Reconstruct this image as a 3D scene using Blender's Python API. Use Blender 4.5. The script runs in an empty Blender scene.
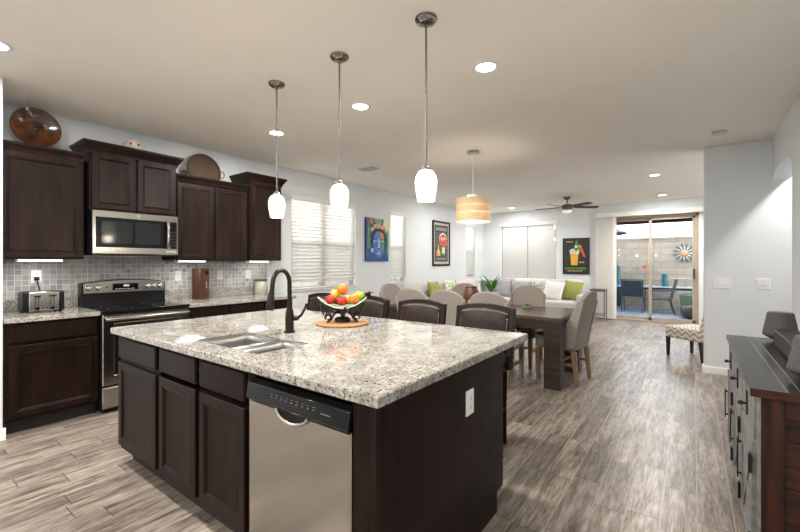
import bpy, bmesh, math, random
from math import pi, sin, cos, radians, sqrt
from mathutils import Matrix, Vector
random.seed(7)
SC = bpy.context.scene
COL = SC.collection

# ------------------------------------------------------------------ camera
cam_d = bpy.data.cameras.new('camera')
cam_d.sensor_width = 36.0
cam_d.lens = 397.0 / 800 * 36
cam_d.shift_y = -2.93 / 800
cam_d.clip_start = 0.05
cam_d.clip_end = 200
cam = bpy.data.objects.new('camera', cam_d)
COL.objects.link(cam)
cam.location = (0, 0, 1.3406)
cam.rotation_euler = (pi / 2, 0, 0.6367)
SC.camera = cam

# ------------------------------------------------------------------ world and exposure
SC.view_settings.view_transform = 'Standard'
SC.view_settings.look = 'None'
SC.view_settings.gamma = 1.0
SC.view_settings.use_curve_mapping = False
SC.view_settings.exposure = 0.52
SC.cycles.max_bounces = 8
SC.cycles.diffuse_bounces = 5
SC.cycles.glossy_bounces = 4
SC.cycles.transmission_bounces = 6
SC.cycles.transparent_max_bounces = 12
SC.cycles.sample_clamp_indirect = 6.0
SC.cycles.caustics_reflective = False
SC.cycles.caustics_refractive = False
SKY = 9.5          # strength of the daylight sky
CAN_W = 14.0       # watts of one recessed light
PEND_W = 3.0       # watts of one glass pendant
world = bpy.data.worlds.new('daylight_sky')
SC.world = world
world.use_nodes = True
wn = world.node_tree.nodes
wl = world.node_tree.links
wn.clear()
w_out = wn.new('ShaderNodeOutputWorld')
w_bg = wn.new('ShaderNodeBackground')
w_tc = wn.new('ShaderNodeTexCoord')
w_sep = wn.new('ShaderNodeSeparateXYZ')
w_rmp = wn.new('ShaderNodeValToRGB')
w_rmp.color_ramp.elements[0].position = 0.0
w_rmp.color_ramp.elements[0].color = (1.0, 0.95, 0.88, 1)
w_rmp.color_ramp.elements[1].position = 0.55
w_rmp.color_ramp.elements[1].color = (0.88, 0.93, 1.0, 1)
wl.new(w_tc.outputs['Generated'], w_sep.inputs[0])
wl.new(w_sep.outputs[2], w_rmp.inputs[0])
wl.new(w_rmp.outputs[0], w_bg.inputs[0])
w_bg.inputs[1].default_value = SKY
wl.new(w_bg.outputs[0], w_out.inputs[0])

# ------------------------------------------------------------------ material helpers
def nt(name):
    m = bpy.data.materials.new(name)
    m.use_nodes = True
    t = m.node_tree
    return m, t, t.nodes['Principled BSDF']

def node(t, kind, **kw):
    n = t.nodes.new(kind)
    for k, v in kw.items():
        if k == 'op': n.operation = v
        else: setattr(n, k, v)
    return n

def setin(t, n, i, v):
    if hasattr(v, 'is_output') or isinstance(v, bpy.types.NodeSocket):
        t.links.new(v, n.inputs[i])
    elif v is not None:
        n.inputs[i].default_value = v

def mth(t, op, a, b=None, c=None):
    n = node(t, 'ShaderNodeMath', op=op)
    setin(t, n, 0, a); setin(t, n, 1, b); setin(t, n, 2, c)
    return n.outputs[0]

def ramp(t, fac, stops):
    n = node(t, 'ShaderNodeValToRGB')
    e = n.color_ramp.elements
    while len(e) < len(stops): e.new(0.5)
    for q, (p, c) in zip(e, stops):
        q.position = p
        q.color = (c[0], c[1], c[2], 1)
    t.links.new(fac, n.inputs[0])
    return n.outputs[0]

def mixc(t, fac, a, b, blend='MIX'):
    n = node(t, 'ShaderNodeMix', data_type='RGBA', blend_type=blend)
    setin(t, n, 0, fac)
    for i, v in ((6, a), (7, b)):
        if isinstance(v, bpy.types.NodeSocket): t.links.new(v, n.inputs[i])
        else: n.inputs[i].default_value = (v[0], v[1], v[2], 1)
    return n.outputs[2]

def coords(t, scale=(1, 1, 1), rot=(0, 0, 0), kind='Object'):
    tc = node(t, 'ShaderNodeTexCoord')
    mp = node(t, 'ShaderNodeMapping')
    mp.inputs['Scale'].default_value = scale
    mp.inputs['Rotation'].default_value = rot
    t.links.new(tc.outputs[kind], mp.inputs[0])
    return mp.outputs[0]

def noise(t, vec, scale, detail=3, rough=0.5, out=0):
    n = node(t, 'ShaderNodeTexNoise')
    n.inputs['Scale'].default_value = scale
    n.inputs['Detail'].default_value = detail
    n.inputs['Roughness'].default_value = rough
    t.links.new(vec, n.inputs['Vector'])
    return n.outputs[out]

def bump(t, bsdf, h, strength=0.2, dist=0.01):
    b = node(t, 'ShaderNodeBump')
    b.inputs['Strength'].default_value = strength
    b.inputs['Distance'].default_value = dist
    t.links.new(h, b.inputs['Height'])
    t.links.new(b.outputs[0], bsdf.inputs['Normal'])

def mk(name, c, rough=0.5, metal=0.0, var=0.12, scale=8.0, bmp=0.0, bscale=None, stretch=(1, 1, 1), spec=0.5, coat=0.0, emit=None, sheen=0.0, trans=0.0):
    m, t, b = nt(name)
    v = coords(t, stretch)
    f = noise(t, v, scale, 4)
    lo = [max(0, x * (1 - var)) for x in c]
    hi = [min(1, x * (1 + var)) for x in c]
    t.links.new(ramp(t, f, [(0.3, lo), (0.7, hi)]), b.inputs['Base Color'])
    b.inputs['Roughness'].default_value = rough
    b.inputs['Metallic'].default_value = metal
    b.inputs['Specular IOR Level'].default_value = spec
    b.inputs['Coat Weight'].default_value = coat
    b.inputs['Sheen Weight'].default_value = sheen
    b.inputs['Transmission Weight'].default_value = trans
    if emit:
        b.inputs['Emission Color'].default_value = (*emit[0], 1)
        b.inputs['Emission Strength'].default_value = emit[1]
    if bmp:
        bump(t, b, noise(t, v, bscale or scale * 6, 3), bmp, 0.004)
    return m

M = {}
M['wall'] = mk('pale_blue_paint', (0.70, 0.735, 0.76), 0.75, var=0.02, scale=2, bmp=0.06, bscale=90)
M['ceil'] = mk('warm_ceiling_paint', (0.88, 0.84, 0.785), 0.85, var=0.02, scale=2, bmp=0.15, bscale=60)
M['white'] = mk('white_trim_paint', (0.80, 0.79, 0.76), 0.4, var=0.03)
M['espresso'] = mk('espresso_wood', (0.0105, 0.0048, 0.0034), 0.38, var=0.5, scale=3, stretch=(7, 7, 0.8), spec=0.15)
M['espresso_lit'] = mk('espresso_wood_lit', (0.0135, 0.0064, 0.0048), 0.38, var=0.5, scale=3, stretch=(7, 7, 0.8), spec=0.17)  # lighter copy of the espresso, with reflected light put into its colour
M['toe'] = mk('black_toe_board', (0.012, 0.010, 0.009), 0.6)
M['black'] = mk('black_plastic', (0.008, 0.008, 0.009), 0.33, spec=0.2)
M['black_gloss'] = mk('black_glass', (0.006, 0.006, 0.007), 0.06, spec=0.3)
M['iron'] = mk('black_iron', (0.012, 0.011, 0.011), 0.45, metal=0.4)
M['chrome'] = mk('chrome', (0.75, 0.75, 0.75), 0.18, metal=1.0, var=0.03)
M['nickel'] = mk('brushed_nickel', (0.42, 0.40, 0.37), 0.28, metal=1.0, var=0.08)
M['canopy_metal'] = mk('dark_polished_nickel', (0.26, 0.245, 0.23), 0.16, metal=1.0, var=0.1)
M['rod_metal'] = mk('satin_rod_metal', (0.16, 0.15, 0.14), 0.42, metal=0.7, var=0.08)
M['bronze'] = mk('oil_rubbed_bronze', (0.022, 0.014, 0.010), 0.33, metal=0.6, var=0.3)
M['plate_white'] = mk('white_plastic_plate', (0.80, 0.81, 0.82), 0.35, var=0.02)
M['slot'] = mk('dark_slots', (0.05, 0.05, 0.05), 0.5)
M['tan_frame'] = mk('tan_aluminium', (0.40, 0.33, 0.26), 0.5, var=0.06)
M['linen'] = mk('greige_linen', (0.285, 0.25, 0.225), 0.95, var=0.08, scale=60, bmp=0.2, bscale=300, sheen=0.2)
M['sofa'] = mk('pale_grey_sofa_fabric', (0.56, 0.56, 0.55), 0.95, var=0.05, scale=40, bmp=0.2, bscale=200)
M['leather'] = mk('dark_brown_leather', (0.020, 0.0115, 0.0095), 0.48, var=0.3, scale=12, bmp=0.15, bscale=120, spec=0.22)
M['stool_wood'] = mk('black_brown_wood', (0.010, 0.0075, 0.0068), 0.45, var=0.3, stretch=(6, 6, 1), spec=0.2)
M['nail'] = mk('pale_nailheads', (0.30, 0.27, 0.24), 0.3, metal=0.9)
M['oak'] = mk('weathered_oak', (0.30, 0.20, 0.115), 0.6, var=0.3, scale=6, stretch=(5, 5, 0.7))
M['table_wood'] = mk('dark_table_wood', (0.035, 0.024, 0.019), 0.4, var=0.35, scale=4, stretch=(1, 8, 8))
M['table_top'] = mk('brown_table_top', (0.085, 0.055, 0.040), 0.25, var=0.35, scale=4, stretch=(1, 9, 9))
M['cork'] = mk('tan_cork', (0.36, 0.20, 0.09), 0.8, var=0.2, scale=60)
M['orange'] = mk('orange_peel', (0.74, 0.17, 0.010), 0.45, var=0.12, scale=20, bmp=0.2, bscale=90)
M['red_apple'] = mk('red_apple_skin', (0.36, 0.018, 0.010), 0.25, var=0.6, scale=9)
M['green_apple'] = mk('green_apple_skin', (0.32, 0.46, 0.04), 0.3, var=0.2)
M['yellow'] = mk('yellow_pear_skin', (0.70, 0.40, 0.04), 0.4, var=0.15)
M['dish_green'] = mk('pale_green_glazed_dish', (0.22, 0.34, 0.24), 0.15, var=0.25, scale=6)
M['dish_rim'] = mk('cream_dish_rim', (0.38, 0.40, 0.30), 0.2)
M['red_wood'] = mk('reddish_cherry_wood', (0.050, 0.016, 0.006), 0.35, var=0.35, scale=4, stretch=(8, 8, 0.8))
M['sage'] = mk('sage_ceramic', (0.33, 0.35, 0.29), 0.35, var=0.1)
M['lid_wood'] = mk('dark_lid', (0.07, 0.04, 0.03), 0.4)
M['skull'] = mk('cream_ceramic', (0.55, 0.50, 0.42), 0.4, var=0.2, scale=30)
M['skull_red'] = mk('dark_red_paint', (0.25, 0.03, 0.03), 0.4)
M['leaf'] = mk('green_leaf', (0.10, 0.30, 0.04), 0.45, var=0.4, scale=14)
M['cream_pot'] = mk('cream_planter', (0.62, 0.60, 0.50), 0.5)
M['brown_vase'] = mk('brown_turned_wood', (0.13, 0.055, 0.03), 0.4, var=0.4, stretch=(1, 1, 5))
M['olive'] = mk('lime_green_cushion', (0.32, 0.32, 0.095), 0.9, var=0.15, scale=25)
M['lilac'] = mk('mauve_grey_cushion', (0.33, 0.32, 0.35), 0.9, var=0.1)
M['char'] = mk('charcoal_cushion', (0.16, 0.16, 0.18), 0.9)
M['ivory'] = mk('ivory_cushion', (0.74, 0.73, 0.70), 0.9, var=0.05)
M['grey_cloth'] = mk('heathered_grey_cloth', (0.075, 0.072, 0.067), 0.9, var=0.55, scale=120, stretch=(1, 1, 3))
M['char_box'] = mk('charcoal_box', (0.018, 0.018, 0.020), 0.55, spec=0.3)
M['console_grey'] = mk('distressed_grey_paint', (0.17, 0.17, 0.165), 0.5, var=0.25, scale=5, stretch=(1, 1, 6))
M['console_top'] = mk('dark_console_top', (0.017, 0.0155, 0.015), 0.30, spec=0.25, var=0.45, scale=3, stretch=(10, 1, 10))
M['console_gap'] = mk('pale_board_joint', (0.40, 0.38, 0.35), 0.5)
M['rustic'] = mk('rustic_red_brown_wood', (0.032, 0.009, 0.004), 0.40, spec=0.3, var=0.95, scale=3.5, stretch=(1.2, 1, 10))
M['rustic_v'] = mk('rustic_red_brown_post', (0.028, 0.008, 0.0036), 0.40, spec=0.3, var=0.9, scale=3.5, stretch=(10, 10, 1))
M['glass_shade'] = mk('lit_opal_glass', (0.9, 0.88, 0.84), 0.2, emit=((1.0, 0.90, 0.76), 1.0), var=0.02)
M['lamp_disc'] = mk('lit_lamp_disc', (0.9, 0.9, 0.9), 0.5, emit=((1.0, 0.93, 0.82), 12.0), var=0.0)
M['strip'] = mk('lit_strip', (0.9, 0.9, 0.9), 0.5, emit=((1.0, 0.97, 0.92), 1.2), var=0.0)
M['fan_dark'] = mk('dark_fan_blade', (0.030, 0.022, 0.02), 0.4, var=0.3)
M['fan_metal'] = mk('pewter_metal', (0.16, 0.15, 0.145), 0.35, metal=0.9)
M['fan_glass'] = mk('frosted_fan_glass', (0.80, 0.80, 0.80), 0.3, emit=((1, 0.95, 0.88), 0.25))
M['detector'] = mk('off_white_plastic', (0.62, 0.63, 0.65), 0.4)
M['wicker'] = None
M['patio_dark'] = mk('dark_patio_metal', (0.03, 0.035, 0.045), 0.4)
M['patio_sling'] = mk('blue_grey_sling', (0.030, 0.043, 0.056), 0.8)
M['patio_top'] = mk('pale_blue_tabletop', (0.30, 0.36, 0.42), 0.12)
M['teal'] = mk('teal_glaze', (0.015, 0.10, 0.12), 0.3)
M['pot_green'] = mk('moss_green_pot', (0.10, 0.16, 0.08), 0.5, var=0.4)
M['pot_dark'] = mk('dark_brown_pot', (0.05, 0.03, 0.028), 0.4)
M['coral'] = mk('coral_metal_flower', (0.62, 0.25, 0.10), 0.5)
M['seafoam'] = mk('seafoam_glass', (0.27, 0.38, 0.33), 0.3)
M['umbrella'] = mk('slate_umbrella_cloth', (0.09, 0.10, 0.11), 0.9)
M['soil'] = mk('dark_soil', (0.04, 0.03, 0.02), 0.9)

def steel(name, axis, c=(0.46, 0.44, 0.41), rough=0.2):
    m, t, b = nt(name)
    s = [220, 220, 220]; s[axis] = 1.5
    v = coords(t, s)
    f = noise(t, v, 1.0, 3)
    t.links.new(ramp(t, f, [(0.3, [x * .97 for x in c]), (0.7, [x * 1.03 for x in c])]), b.inputs['Base Color'])
    t.links.new(ramp(t, f, [(0.2, (rough - .015,) * 3), (0.8, (rough + .02,) * 3)]), b.inputs['Roughness'])
    b.inputs['Metallic'].default_value = 1.0
    b.inputs['Anisotropic'].default_value = 0.4
    return m
M['steel_x'] = steel('brushed_steel_wide', 0)
M['steel_y'] = steel('brushed_steel_range', 1)
M['steel_sink'] = steel('sink_steel', 0, (0.46, 0.46, 0.455), 0.34)

def granite():
    m, t, b = nt('speckled_granite')
    v = coords(t)
    big = noise(t, v, 9, 5, 0.65)
    base = ramp(t, big, [(0.30, (0.18, 0.172, 0.152)), (0.45, (0.32, 0.308, 0.278)), (0.60, (0.43, 0.418, 0.385)), (0.75, (0.25, 0.242, 0.222))])
    mid = noise(t, v, 34, 4, 0.7)
    base = mixc(t, ramp(t, mid, [(0.49, (0, 0, 0)), (0.58, (0.8,) * 3)]), base, (0.27, 0.245, 0.215))
    tan = noise(t, coords(t, (1.3, 0.8, 1)), 26, 3, 0.6)
    base = mixc(t, ramp(t, tan, [(0.58, (0, 0, 0)), (0.68, (0.30,) * 3)]), base, (0.42, 0.30, 0.19))
    fine = noise(t, v, 75, 3, 0.75)
    base = mixc(t, ramp(t, fine, [(0.535, (0, 0, 0)), (0.60, (0.95,) * 3)]), base, (0.045, 0.04, 0.04))
    vo = node(t, 'ShaderNodeTexVoronoi')
    vo.inputs['Scale'].default_value = 60
    t.links.new(v, vo.inputs['Vector'])
    base = mixc(t, ramp(t, vo.outputs['Distance'], [(0.10, (0.6,) * 3), (0.22, (0, 0, 0))]), base, (0.56, 0.55, 0.515))
    t.links.new(base, b.inputs['Base Color'])
    b.inputs['Roughness'].default_value = 0.045
    b.inputs['Specular IOR Level'].default_value = 0.6
    return m
M['granite'] = granite()

def plank_floor():
    m, t, b = nt('wood_look_plank_tile')
    tc = node(t, 'ShaderNodeTexCoord')
    sp = node(t, 'ShaderNodeSeparateXYZ')
    t.links.new(tc.outputs['Object'], sp.inputs[0])
    W, L, G = 0.155, 0.61, 0.005
    xr = mth(t, 'DIVIDE', mth(t, 'ADD', sp.outputs[0], 50.05), W)
    row = mth(t, 'FLOOR', xr)
    fx = mth(t, 'FRACT', xr)
    wn_ = node(t, 'ShaderNodeTexWhiteNoise', noise_dimensions='1D')
    t.links.new(row, wn_.inputs['W'])
    yr = mth(t, 'DIVIDE', mth(t, 'ADD', sp.outputs[1], mth(t, 'MULTIPLY_ADD', wn_.outputs[0], L, 40.0)), L)
    colm = mth(t, 'FLOOR', yr)
    fy = mth(t, 'FRACT', yr)
    pid = node(t, 'ShaderNodeTexWhiteNoise', noise_dimensions='2D')
    cmb = node(t, 'ShaderNodeCombineXYZ')
    t.links.new(row, cmb.inputs[0]); t.links.new(colm, cmb.inputs[1])
    t.links.new(cmb.outputs[0], pid.inputs['Vector'])
    # grain: coordinates shifted per plank
    gv = node(t, 'ShaderNodeCombineXYZ')
    t.links.new(mth(t, 'MULTIPLY_ADD', pid.outputs[0], 37.0, mth(t, 'MULTIPLY', sp.outputs[0], 20.0)), gv.inputs[0])
    t.links.new(mth(t, 'MULTIPLY_ADD', pid.outputs[0], 11.0, mth(t, 'MULTIPLY', sp.outputs[1], 1.7)), gv.inputs[1])
    n1 = noise(t, gv.outputs[0], 1.1, 6, 0.66)
    n2 = noise(t, gv.outputs[0], 5.0, 5, 0.7)
    gs = node(t, 'ShaderNodeVectorMath', operation='MULTIPLY')
    t.links.new(gv.outputs[0], gs.inputs[0]); gs.inputs[1].default_value = (0.55, 0.9, 1)
    n3 = noise(t, gs.outputs[0], 0.8, 2, 0.5)
    ring = mth(t, 'ABSOLUTE', mth(t, 'SUBTRACT', mth(t, 'FRACT', mth(t, 'MULTIPLY', n3, 11.0)), 0.5))
    mixn = mth(t, 'ADD', mth(t, 'MULTIPLY', n1, 0.52), mth(t, 'ADD', mth(t, 'MULTIPLY', n2, 0.42), mth(t, 'MULTIPLY', ring, 0.09)))
    base = ramp(t, mixn, [(0.37, (0.070, 0.052, 0.040)), (0.45, (0.155, 0.126, 0.104)), (0.53, (0.275, 0.238, 0.208)), (0.66, (0.45, 0.405, 0.365))])
    hv = node(t, 'ShaderNodeHueSaturation')
    hv.inputs['Saturation'].default_value = 1.12
    t.links.new(mth(t, 'MULTIPLY_ADD', pid.outputs[0], 0.62, 0.66), hv.inputs['Value'])
    t.links.new(base, hv.inputs['Color'])
    base = hv.outputs[0]
    ex = mth(t, 'MULTIPLY', mth(t, 'MINIMUM', fx, mth(t, 'SUBTRACT', 1.0, fx)), W)
    ey = mth(t, 'MULTIPLY', mth(t, 'MINIMUM', fy, mth(t, 'SUBTRACT', 1.0, fy)), L)
    gx = mth(t, 'LESS_THAN', ex, G / 2)
    gy = mth(t, 'LESS_THAN', ey, G / 2)
    col = mixc(t, gx, base, (0.33, 0.30, 0.27))
    col = mixc(t, gy, col, (0.07, 0.056, 0.047))
    t.links.new(col, b.inputs['Base Color'])
    t.links.new(ramp(t, n1, [(0.2, (0.38,) * 3), (0.8, (0.28,) * 3)]), b.inputs['Roughness'])
    h = mth(t, 'SUBTRACT', mth(t, 'MULTIPLY', n1, 0.3), mth(t, 'MULTIPLY', mth(t, 'MAXIMUM', gx, gy), 1.0))
    bump(t, b, h, 0.25, 0.004)
    return m
M['floor'] = plank_floor()

def grid_tile(name, axes, size, grout, cols, groutc, rough=0.2, mortar_bump=0.3, row_off=0.0, w2=None):
    m, t, b = nt(name)
    tc = node(t, 'ShaderNodeTexCoord')
    sp = node(t, 'ShaderNodeSeparateXYZ')
    t.links.new(tc.outputs['Object'], sp.inputs[0])
    a = mth(t, 'DIVIDE', mth(t, 'ADD', sp.outputs[axes[1]], 40.0), size)
    ra = mth(t, 'FLOOR', a)
    w = w2 or size
    c = mth(t, 'ADD', mth(t, 'DIVIDE', mth(t, 'ADD', sp.outputs[axes[0]], 40.0), w), mth(t, 'MULTIPLY', mth(t, 'MODULO', ra, 2.0), row_off))
    rc = mth(t, 'FLOOR', c)
    fa, fc = mth(t, 'FRACT', a), mth(t, 'FRACT', c)
    cmb = node(t, 'ShaderNodeCombineXYZ')
    t.links.new(ra, cmb.inputs[0]); t.links.new(rc, cmb.inputs[1])
    wn_ = node(t, 'ShaderNodeTexWhiteNoise', noise_dimensions='2D')
    t.links.new(cmb.outputs[0], wn_.inputs['Vector'])
    col = ramp(t, wn_.outputs[0], [(i / max(1, len(cols) - 1), q) for i, q in enumerate(cols)])
    nz = noise(t, tc.outputs['Object'], 25, 3)
    col = mixc(t, mth(t, 'MULTIPLY', nz, 0.25), col, [x * 0.6 for x in cols[0]])
    ea = mth(t, 'MULTIPLY', mth(t, 'MINIMUM', fa, mth(t, 'SUBTRACT', 1.0, fa)), size)
    ec = mth(t, 'MULTIPLY', mth(t, 'MINIMUM', fc, mth(t, 'SUBTRACT', 1.0, fc)), w)
    g = mth(t, 'LESS_THAN', mth(t, 'MINIMUM', ea, ec), grout / 2)
    t.links.new(mixc(t, g, col, groutc), b.inputs['Base Color'])
    t.links.new(mth(t, 'MULTIPLY_ADD', g, 0.5, rough), b.inputs['Roughness'])
    bump(t, b, mth(t, 'MULTIPLY', g, -1.0), mortar_bump, 0.003)
    return m
M['mosaic'] = grid_tile('grey_glass_mosaic', (1, 2), 0.048, 0.004,
    [(0.19, 0.195, 0.20), (0.30, 0.305, 0.305), (0.37, 0.37, 0.365), (0.25, 0.26, 0.265), (0.42, 0.415, 0.40)], (0.50, 0.49, 0.47), 0.14)
M['block'] = grid_tile('tan_block_wall', (0, 2), 0.20, 0.012, [(0.30, 0.235, 0.175), (0.36, 0.285, 0.215)], (0.13, 0.10, 0.075), 0.8, 0.2, 0.5, 0.40)
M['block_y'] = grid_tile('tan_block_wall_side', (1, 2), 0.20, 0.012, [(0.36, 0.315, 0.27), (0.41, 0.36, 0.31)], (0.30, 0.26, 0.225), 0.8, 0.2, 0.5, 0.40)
M['yard_gravel'] = mk('pale_yard_gravel', (0.52, 0.48, 0.42), 0.9, var=0.2, scale=40)
M['paver'] = grid_tile('grey_blue_pavers', (0, 1), 0.16, 0.012, [(0.13, 0.15, 0.18), (0.19, 0.215, 0.25), (0.25, 0.27, 0.29)], (0.06, 0.07, 0.085), 0.6, 0.3, 0.5, 0.30)

def slat_mat(name, c, tr):
    m, t, b = nt(name)
    f = noise(t, coords(t), 6, 2)
    colr = ramp(t, f, [(0.3, [x * .97 for x in c]), (0.7, c)])
    t.links.new(colr, b.inputs['Base Color'])
    b.inputs['Roughness'].default_value = 0.45
    tl = node(t, 'ShaderNodeBsdfTranslucent')
    t.links.new(colr, tl.inputs[0])
    mx = node(t, 'ShaderNodeMixShader')
    mx.inputs[0].default_value = tr
    t.links.new(b.outputs[0], mx.inputs[1]); t.links.new(tl.outputs[0], mx.inputs[2])
    t.links.new(mx.outputs[0], t.nodes['Material Output'].inputs[0])
    return m
M['slat'] = slat_mat('white_blind_slats', (0.88, 0.87, 0.84), 0.32)
M['slat_dim'] = slat_mat('white_dimmed_slats', (0.80, 0.80, 0.79), 0.10)  # dimmer copy of the slats, holds down the far window's glow
M['vane'] = slat_mat('ivory_vertical_vanes', (0.88, 0.865, 0.83), 0.3)
M['drum'] = slat_mat('woven_straw_shade', (0.72, 0.59, 0.41), 0.34)
M['drum_lite'] = slat_mat('pale_straw_band', (0.85, 0.75, 0.56), 0.6)

def glass_mat(name, tint, alpha=0.06, rough=0.0):
    m, t, b = nt(name)
    t.nodes.remove(b)
    tr = node(t, 'ShaderNodeBsdfTransparent'); tr.inputs[0].default_value = (*tint, 1)
    gl = node(t, 'ShaderNodeBsdfGlossy'); gl.inputs['Roughness'].default_value = rough
    fr = node(t, 'ShaderNodeFresnel'); fr.inputs[0].default_value = 1.5
    fz = noise(t, coords(t), 3, 2)
    mx = node(t, 'ShaderNodeMixShader')
    t.links.new(mth(t, 'MULTIPLY_ADD', fz, 0.006, mth(t, 'MULTIPLY', fr.outputs[0], 0.6)), mx.inputs[0])
    t.links.new(tr.outputs[0], mx.inputs[1]); t.links.new(gl.outputs[0], mx.inputs[2])
    t.links.new(mx.outputs[0], t.nodes['Material Output'].inputs[0])
    return m
M['pane'] = glass_mat('clear_window_glass', (0.95, 0.97, 0.97))
M['pane_dimmed'] = glass_mat('dimmed_door_glass', (0.60, 0.63, 0.65))  # tint put in to dim the bright patio behind the door

def screen_mat():
    m, t, b = nt('insect_screen_mesh')
    b.inputs['Base Color'].default_value = (0.10, 0.10, 0.11, 1)
    tr = node(t, 'ShaderNodeBsdfTransparent')
    f = noise(t, coords(t), 200, 1)
    mx = node(t, 'ShaderNodeMixShader')
    t.links.new(mth(t, 'MULTIPLY_ADD', f, 0.1, 0.35), mx.inputs[0])
    t.links.new(tr.outputs[0], mx.inputs[1]); t.links.new(b.outputs[0], mx.inputs[2])
    t.links.new(mx.outputs[0], t.nodes['Material Output'].inputs[0])
    return m
M['screen'] = screen_mat()

def chevron():
    m, t, b = nt('chevron_fabric')
    tc = node(t, 'ShaderNodeTexCoord')
    sp = node(t, 'ShaderNodeSeparateXYZ')
    t.links.new(tc.outputs['Object'], sp.inputs[0])
    P, A, Hh = 0.115, 0.055, 0.072
    tri = mth(t, 'MULTIPLY', mth(t, 'ABSOLUTE', mth(t, 'SUBTRACT', mth(t, 'FRACT', mth(t, 'DIVIDE', mth(t, 'ADD', sp.outputs[0], 10.0), P)), 0.5)), 2 * A)
    q = mth(t, 'ADD', mth(t, 'ADD', sp.outputs[2], sp.outputs[1]), tri)
    fr = mth(t, 'FRACT', mth(t, 'DIVIDE', mth(t, 'ADD', q, 10.0), Hh))
    n = node(t, 'ShaderNodeValToRGB')
    n.color_ramp.interpolation = 'CONSTANT'
    e = n.color_ramp.elements
    e[0].position = 0; e[0].color = (0.66, 0.62, 0.55, 1)
    e[1].position = 0.45; e[1].color = (0.13, 0.12, 0.11, 1)
    for p, c in ((0.62, (0.42, 0.38, 0.33)), (0.85, (0.66, 0.62, 0.55))):
        k = e.new(p); k.color = (*c, 1)
    t.links.new(fr, n.inputs[0])
    t.links.new(n.outputs[0], b.inputs['Base Color'])
    b.inputs['Roughness'].default_value = 0.95
    return m
M['chevron'] = chevron()

def blotch(name, stops, scale, dist=2.0, rough=0.9):
    m, t, b = nt(name)
    v = coords(t)
    n = node(t, 'ShaderNodeTexNoise')
    n.inputs['Scale'].default_value = scale
    n.inputs['Detail'].default_value = 2
    n.inputs['Distortion'].default_value = dist
    t.links.new(v, n.inputs['Vector'])
    t.links.new(ramp(t, n.outputs[0], stops), b.inputs['Base Color'])
    b.inputs['Roughness'].default_value = rough
    return m
M['leafprint'] = blotch('leaf_print_cushion', [(0.40, (0.70, 0.70, 0.66)), (0.47, (0.55, 0.57, 0.50)), (0.50, (0.07, 0.09, 0.06)), (0.56, (0.12, 0.15, 0.09)), (0.60, (0.66, 0.67, 0.62))], 9, 3)
M['greenprint'] = blotch('green_frond_cushion', [(0.42, (0.74, 0.75, 0.70)), (0.47, (0.16, 0.30, 0.06)), (0.55, (0.30, 0.42, 0.12)), (0.60, (0.75, 0.76, 0.72))], 8, 3)
M['bronze_plate'] = blotch('amber_brown_glaze', [(0.3, (0.02, 0.008, 0.005)), (0.5, (0.065, 0.02, 0.008)), (0.62, (0.12, 0.04, 0.012)), (0.75, (0.03, 0.025, 0.012))], 7, 1.0, 0.12)
M['art_blue'] = blotch('painted_blue_field', [(0.30, (0.01, 0.04, 0.17)), (0.45, (0.015, 0.09, 0.36)), (0.58, (0.01, 0.03, 0.12)), (0.70, (0.03, 0.22, 0.40))], 7, 2, 0.5)
M['art_face'] = blotch('painted_blue_face', [(0.32, (0.02, 0.10, 0.42)), (0.5, (0.05, 0.20, 0.58)), (0.66, (0.03, 0.30, 0.42))], 9, 2, 0.5)
M['art_gold'] = blotch('painted_gold_crown', [(0.40, (0.62, 0.40, 0.10)), (0.50, (0.75, 0.62, 0.32)), (0.58, (0.10, 0.05, 0.03))], 26, 1, 0.5)
M['art_orange'] = mk('painted_orange', (0.70, 0.16, 0.03), 0.5, var=0.4, scale=30)
M['art_green'] = blotch('painted_green', [(0.35, (0.03, 0.15, 0.05)), (0.6, (0.16, 0.35, 0.06))], 14, 2, 0.5)
M['art_dark'] = mk('painted_navy', (0.008, 0.014, 0.05), 0.5)
M['art_cream'] = mk('painted_cream', (0.70, 0.64, 0.46), 0.5, var=0.25, scale=40)
M['print_black'] = mk('poster_black', (0.022, 0.020, 0.022), 0.4)
M['print_slate'] = mk('poster_slate', (0.06, 0.07, 0.075), 0.4, var=0.3, scale=14)
M['print_grey'] = mk('poster_grey', (0.34, 0.34, 0.34), 0.4)
M['print_red'] = mk('poster_red', (0.58, 0.09, 0.05), 0.4, var=0.2)
M['print_orange'] = mk('poster_orange', (0.80, 0.36, 0.03), 0.4, var=0.15)
M['print_foam'] = mk('poster_cream_foam', (0.80, 0.74, 0.58), 0.4)
M['print_green'] = mk('poster_green', (0.06, 0.28, 0.06), 0.4, var=0.3)
M['print_yellow'] = mk('poster_yellow', (0.66, 0.52, 0.12), 0.4)
M['mat_board'] = mk('cream_mat_board', (0.55, 0.47, 0.40), 0.7)

def wicker():
    m, t, b = nt('woven_wicker')
    v = coords(t)
    w1 = node(t, 'ShaderNodeTexWave', wave_type='BANDS', bands_direction='Z'); w1.inputs['Scale'].default_value = 28
    w2 = node(t, 'ShaderNodeTexWave', wave_type='BANDS', bands_direction='Y'); w2.inputs['Scale'].default_value = 14
    w1.inputs['Distortion'].default_value = 1.5; w2.inputs['Distortion'].default_value = 1.5
    t.links.new(v, w1.inputs[0]); t.links.new(v, w2.inputs[0])
    f = mth(t, 'MULTIPLY', w1.outputs['Fac'], w2.outputs['Fac'])
    t.links.new(ramp(t, f, [(0.0, (0.035, 0.022, 0.012)), (0.5, (0.12, 0.075, 0.042)), (1.0, (0.24, 0.16, 0.09))]), b.inputs['Base Color'])
    b.inputs['Roughness'].default_value = 0.7
    bump(t, b, f, 0.5, 0.004)
    return m
M['wicker'] = wicker()

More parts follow.
